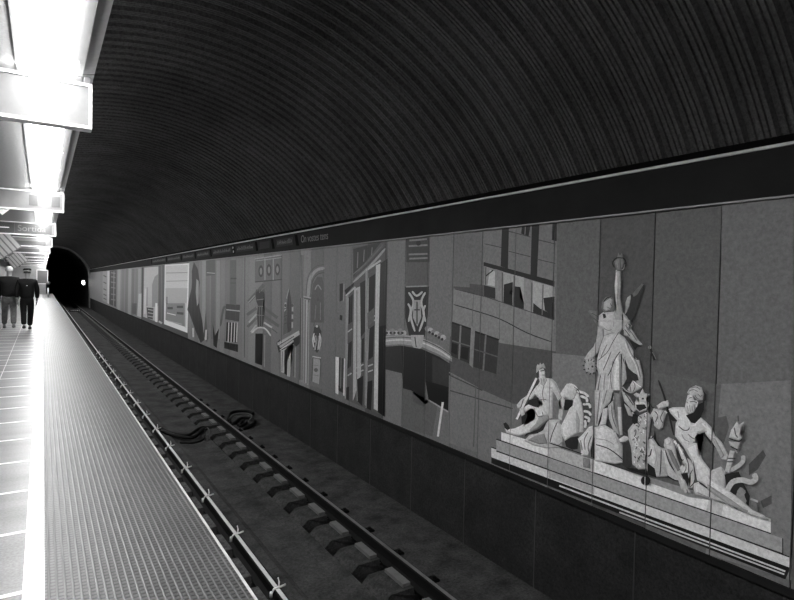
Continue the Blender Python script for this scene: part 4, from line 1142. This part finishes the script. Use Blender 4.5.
def person(loc, sc, lean, arm, legs, mats, label, hands, extra, kx=.10, ax=.10):
    """facing +Y (away); x right.  arm/legs: forward swing values"""
    t = empty('person', loc)
    jk, tr, sh, hr = mats
    L, R_ = legs
    def leg(s, a):
        hip = (s*.09, 0, .92); knee = (s*kx, a*.5+.03, .50+abs(a)*.03); ank = (s*ax, a - (.10 if a < 0 else 0.0), .10+(.06 if a < 0 else 0))
        return hip, knee, ank
    lh, lk, la = leg(-1, L); rh, rk, ra = leg(1, R_)
    sx = .19
    def armp(s, a):
        return [(s*sx, lean*.5, 1.42), (s*(sx+.05), a*.35+lean*.4, 1.17), (s*(sx+.045), a+.02, .93), (s*(sx+.03), a+.04, .84)]
    al = armp(-1, arm[0]); ar = armp(1, arm[1])
    # body: one continuous figure
    V = [(0, 0, .94), (0, .0, 1.15), (0, lean*.5, 1.38), (0, lean*.7, 1.50), (0, lean, 1.58), (0, lean+.015, 1.66), (0, lean+.01, 1.735)]
    E_ = [(0, 1), (1, 2), (2, 3), (3, 4), (4, 5), (5, 6)]
    Rr = [(.09, .07), (.09, .07), (.12, .08), .055, .062, (.078, .088), (.06, .07)]
    for P in (al, ar):
        b = len(V); V += P; E_ += [(2, b), (b, b+1), (b+1, b+2), (b+2, b+3)]; Rr += [.05, .042, .032, .028]
    for P in ((lh, lk, la), (rh, rk, ra)):
        b = len(V); V += list(P) + [(P[2][0], P[2][1]+.10, max(P[2][2]-.06, .04))]; E_ += [(0, b), (b, b+1), (b+1, b+2), (b+2, b+3)]; Rr += [.06, .045, .035, .03]
    skinned('body', V, E_, Rr, M['skin'], t)
    # fingers
    for P in (al, ar):
        h = Vector(P[3]); s = 1 if h.x > 0 else -1
        hv = [h + Vector((0, 0, .02))]; he = []; hrad = [.026]
        for k in range(4):
            a = h + Vector((0, (k-1.5)*.019, -.055)); c = h + Vector((-s*.012, (k-1.5)*.02+.006, -.10+abs(k-1.2)*.008)); e = h + Vector((-s*.028, (k-1.5)*.02+.008, -.128+abs(k-1.2)*.012))
            b = len(hv); hv += [a, c, e]; he += [(0, b), (b, b+1), (b+1, b+2)]; hrad += [.012, .009, .008]
        a = h + Vector((-s*.012, .035, -.03)); e = h + Vector((-s*.02, .055, -.075)); b = len(hv); hv += [a, e]; he += [(0, b), (b, b+1)]; hrad += [.013, .009]
        skinned('hand', [tuple(v) for v in hv], he, hrad, M['skin'], t, sub=1)
    # jacket
    V = [(0, 0, .86), (0, 0, 1.08), (0, lean*.3, 1.25), (0, lean*.5, 1.40), (0, lean*.7, 1.50)]
    E_ = [(0, 1), (1, 2), (2, 3), (3, 4)]
    Rr = [(.20, .15), (.195, .15), (.205, .15), (.19, .12), (.075, .075)]
    for P in (al, ar):
        b = len(V); V += [P[0], P[1], P[2]]; E_ += [(3, b), (b, b+1), (b+1, b+2)]; Rr += [.085, .072, .052]
    j = skinned('jacket', V, E_, Rr, jk, t)
    # trousers
    V = [(0, 0, .90), (0, 0, 1.03)]; E_ = [(0, 1)]; Rr = [(.17, .13), (.16, .12)]
    for P in ((lh, lk, la), (rh, rk, ra)):
        b = len(V); V += [(P[0][0], 0, .80), P[1], (P[2][0], P[2][1], P[2][2]+.02)]; E_ += [(0, b), (b, b+1), (b+1, b+2)]; Rr += [.105, .082, .072]
    skinned('trousers', V, E_, Rr, tr, t)
    for P in (la, ra):
        V = [(P[0], P[1]-.04, P[2]-.045), (P[0], P[1]+.08, P[2]-.05), (P[0], P[1]+.19, max(P[2]-.065, .035))]
        skinned('shoe', V, [(0, 1), (1, 2)], [(.045, .05), (.046, .045), (.04, .03)], sh, t)
    # head details
    hc = Vector((0, lean+.012, 1.68))
    for s in (-1, 1):
        bm = bmesh.new(); bmesh.ops.create_uvsphere(bm, u_segments=10, v_segments=8, radius=.03)
        for v in bm.verts: v.co = Vector((v.co.x*.4, v.co.y*.7, v.co.z)) + hc + Vector((s*.082, 0, -.01))
        obj('ear', bm, M['skin'], t, True)
        bm = bmesh.new(); bmesh.ops.create_uvsphere(bm, u_segments=8, v_segments=6, radius=.011)
        for v in bm.verts: v.co += hc + Vector((s*.03, .088, 0))
        obj('eye', bm, M['cloth_black'], t, True)
    bm = bmesh.new(); tube(bm, [hc+Vector((0, .088, .01)), hc+Vector((0, .115, -.03)), hc+Vector((0, .088, -.04))], [.01, .016, .01]); obj('nose', bm, M['skin'], t, True)
    bm = bmesh.new(); tube(bm, [hc+Vector((-.022, .088, -.065)), hc+Vector((0, .094, -.067)), hc+Vector((.022, .088, -.065))], .005); obj('mouth', bm, M['cap'], t, True)
    bm = bmesh.new(); bmesh.ops.create_uvsphere(bm, u_segments=20, v_segments=14, radius=1.0)
    bmesh.ops.delete(bm, geom=[v for v in bm.verts if v.co.z < (-.45 if v.co.y < 0.3 else .35)], context='VERTS')
    for v in bm.verts: v.co = Vector((v.co.x*.088, v.co.y*.104, v.co.z*.098)) + hc + Vector((0, -.004, .012))
    obj('hair', bm, hr, t, True)
    extra(t, hc)
    t.scale = (sc, sc, sc)
    tag(t, label, 'person', 'people walking away along the platform')
    return t
def noextra(t, hc): pass
def capped(t, hc):
    bm = bmesh.new(); tube(bm, [hc+Vector((0, 0, .035)), hc+Vector((0, 0, .06)), hc+Vector((0, 0, .085)), hc+Vector((0, 0, .118))], [.098, .105, .104, .07], 20); obj('cap', bm, M['cloth_black'], t, True)
    bm = bmesh.new(); tube(bm, [hc+Vector((0, 0, .028)), hc+Vector((0, 0, .048))], [.102, .104], 20); obj('cap_band', bm, M['cap'], t, True)
    bm = bmesh.new(); tube(bm, [Vector((.0, -.155, 1.30)), Vector((.035, -.155, 1.29))], .008, 6); obj('badge', bm, M['cap'], t)
a = person((-0.80, 19.6, 0), 1.02, .05, (.16, -.18), (.36, -.30), (M['cloth_jacket'], M['cloth_jeans'], M['shoe_light'], M['hair_light']),
       'person with pale cropped hair, dark jacket and grey jeans, walking on the left', None, noextra, .12, .15)
b = person((-0.36, 19.1, 0), 0.985, .03, (-.08, .14), (-.12, .20), (M['cloth_black'], M['cloth_black'], M['shoe'], M['hair_dark']),
       'person all in black with a banded cap, walking on the right', None, capped, .075, .045)
a.rotation_euler.z = math.radians(-4); b.rotation_euler.z = math.radians(-6)
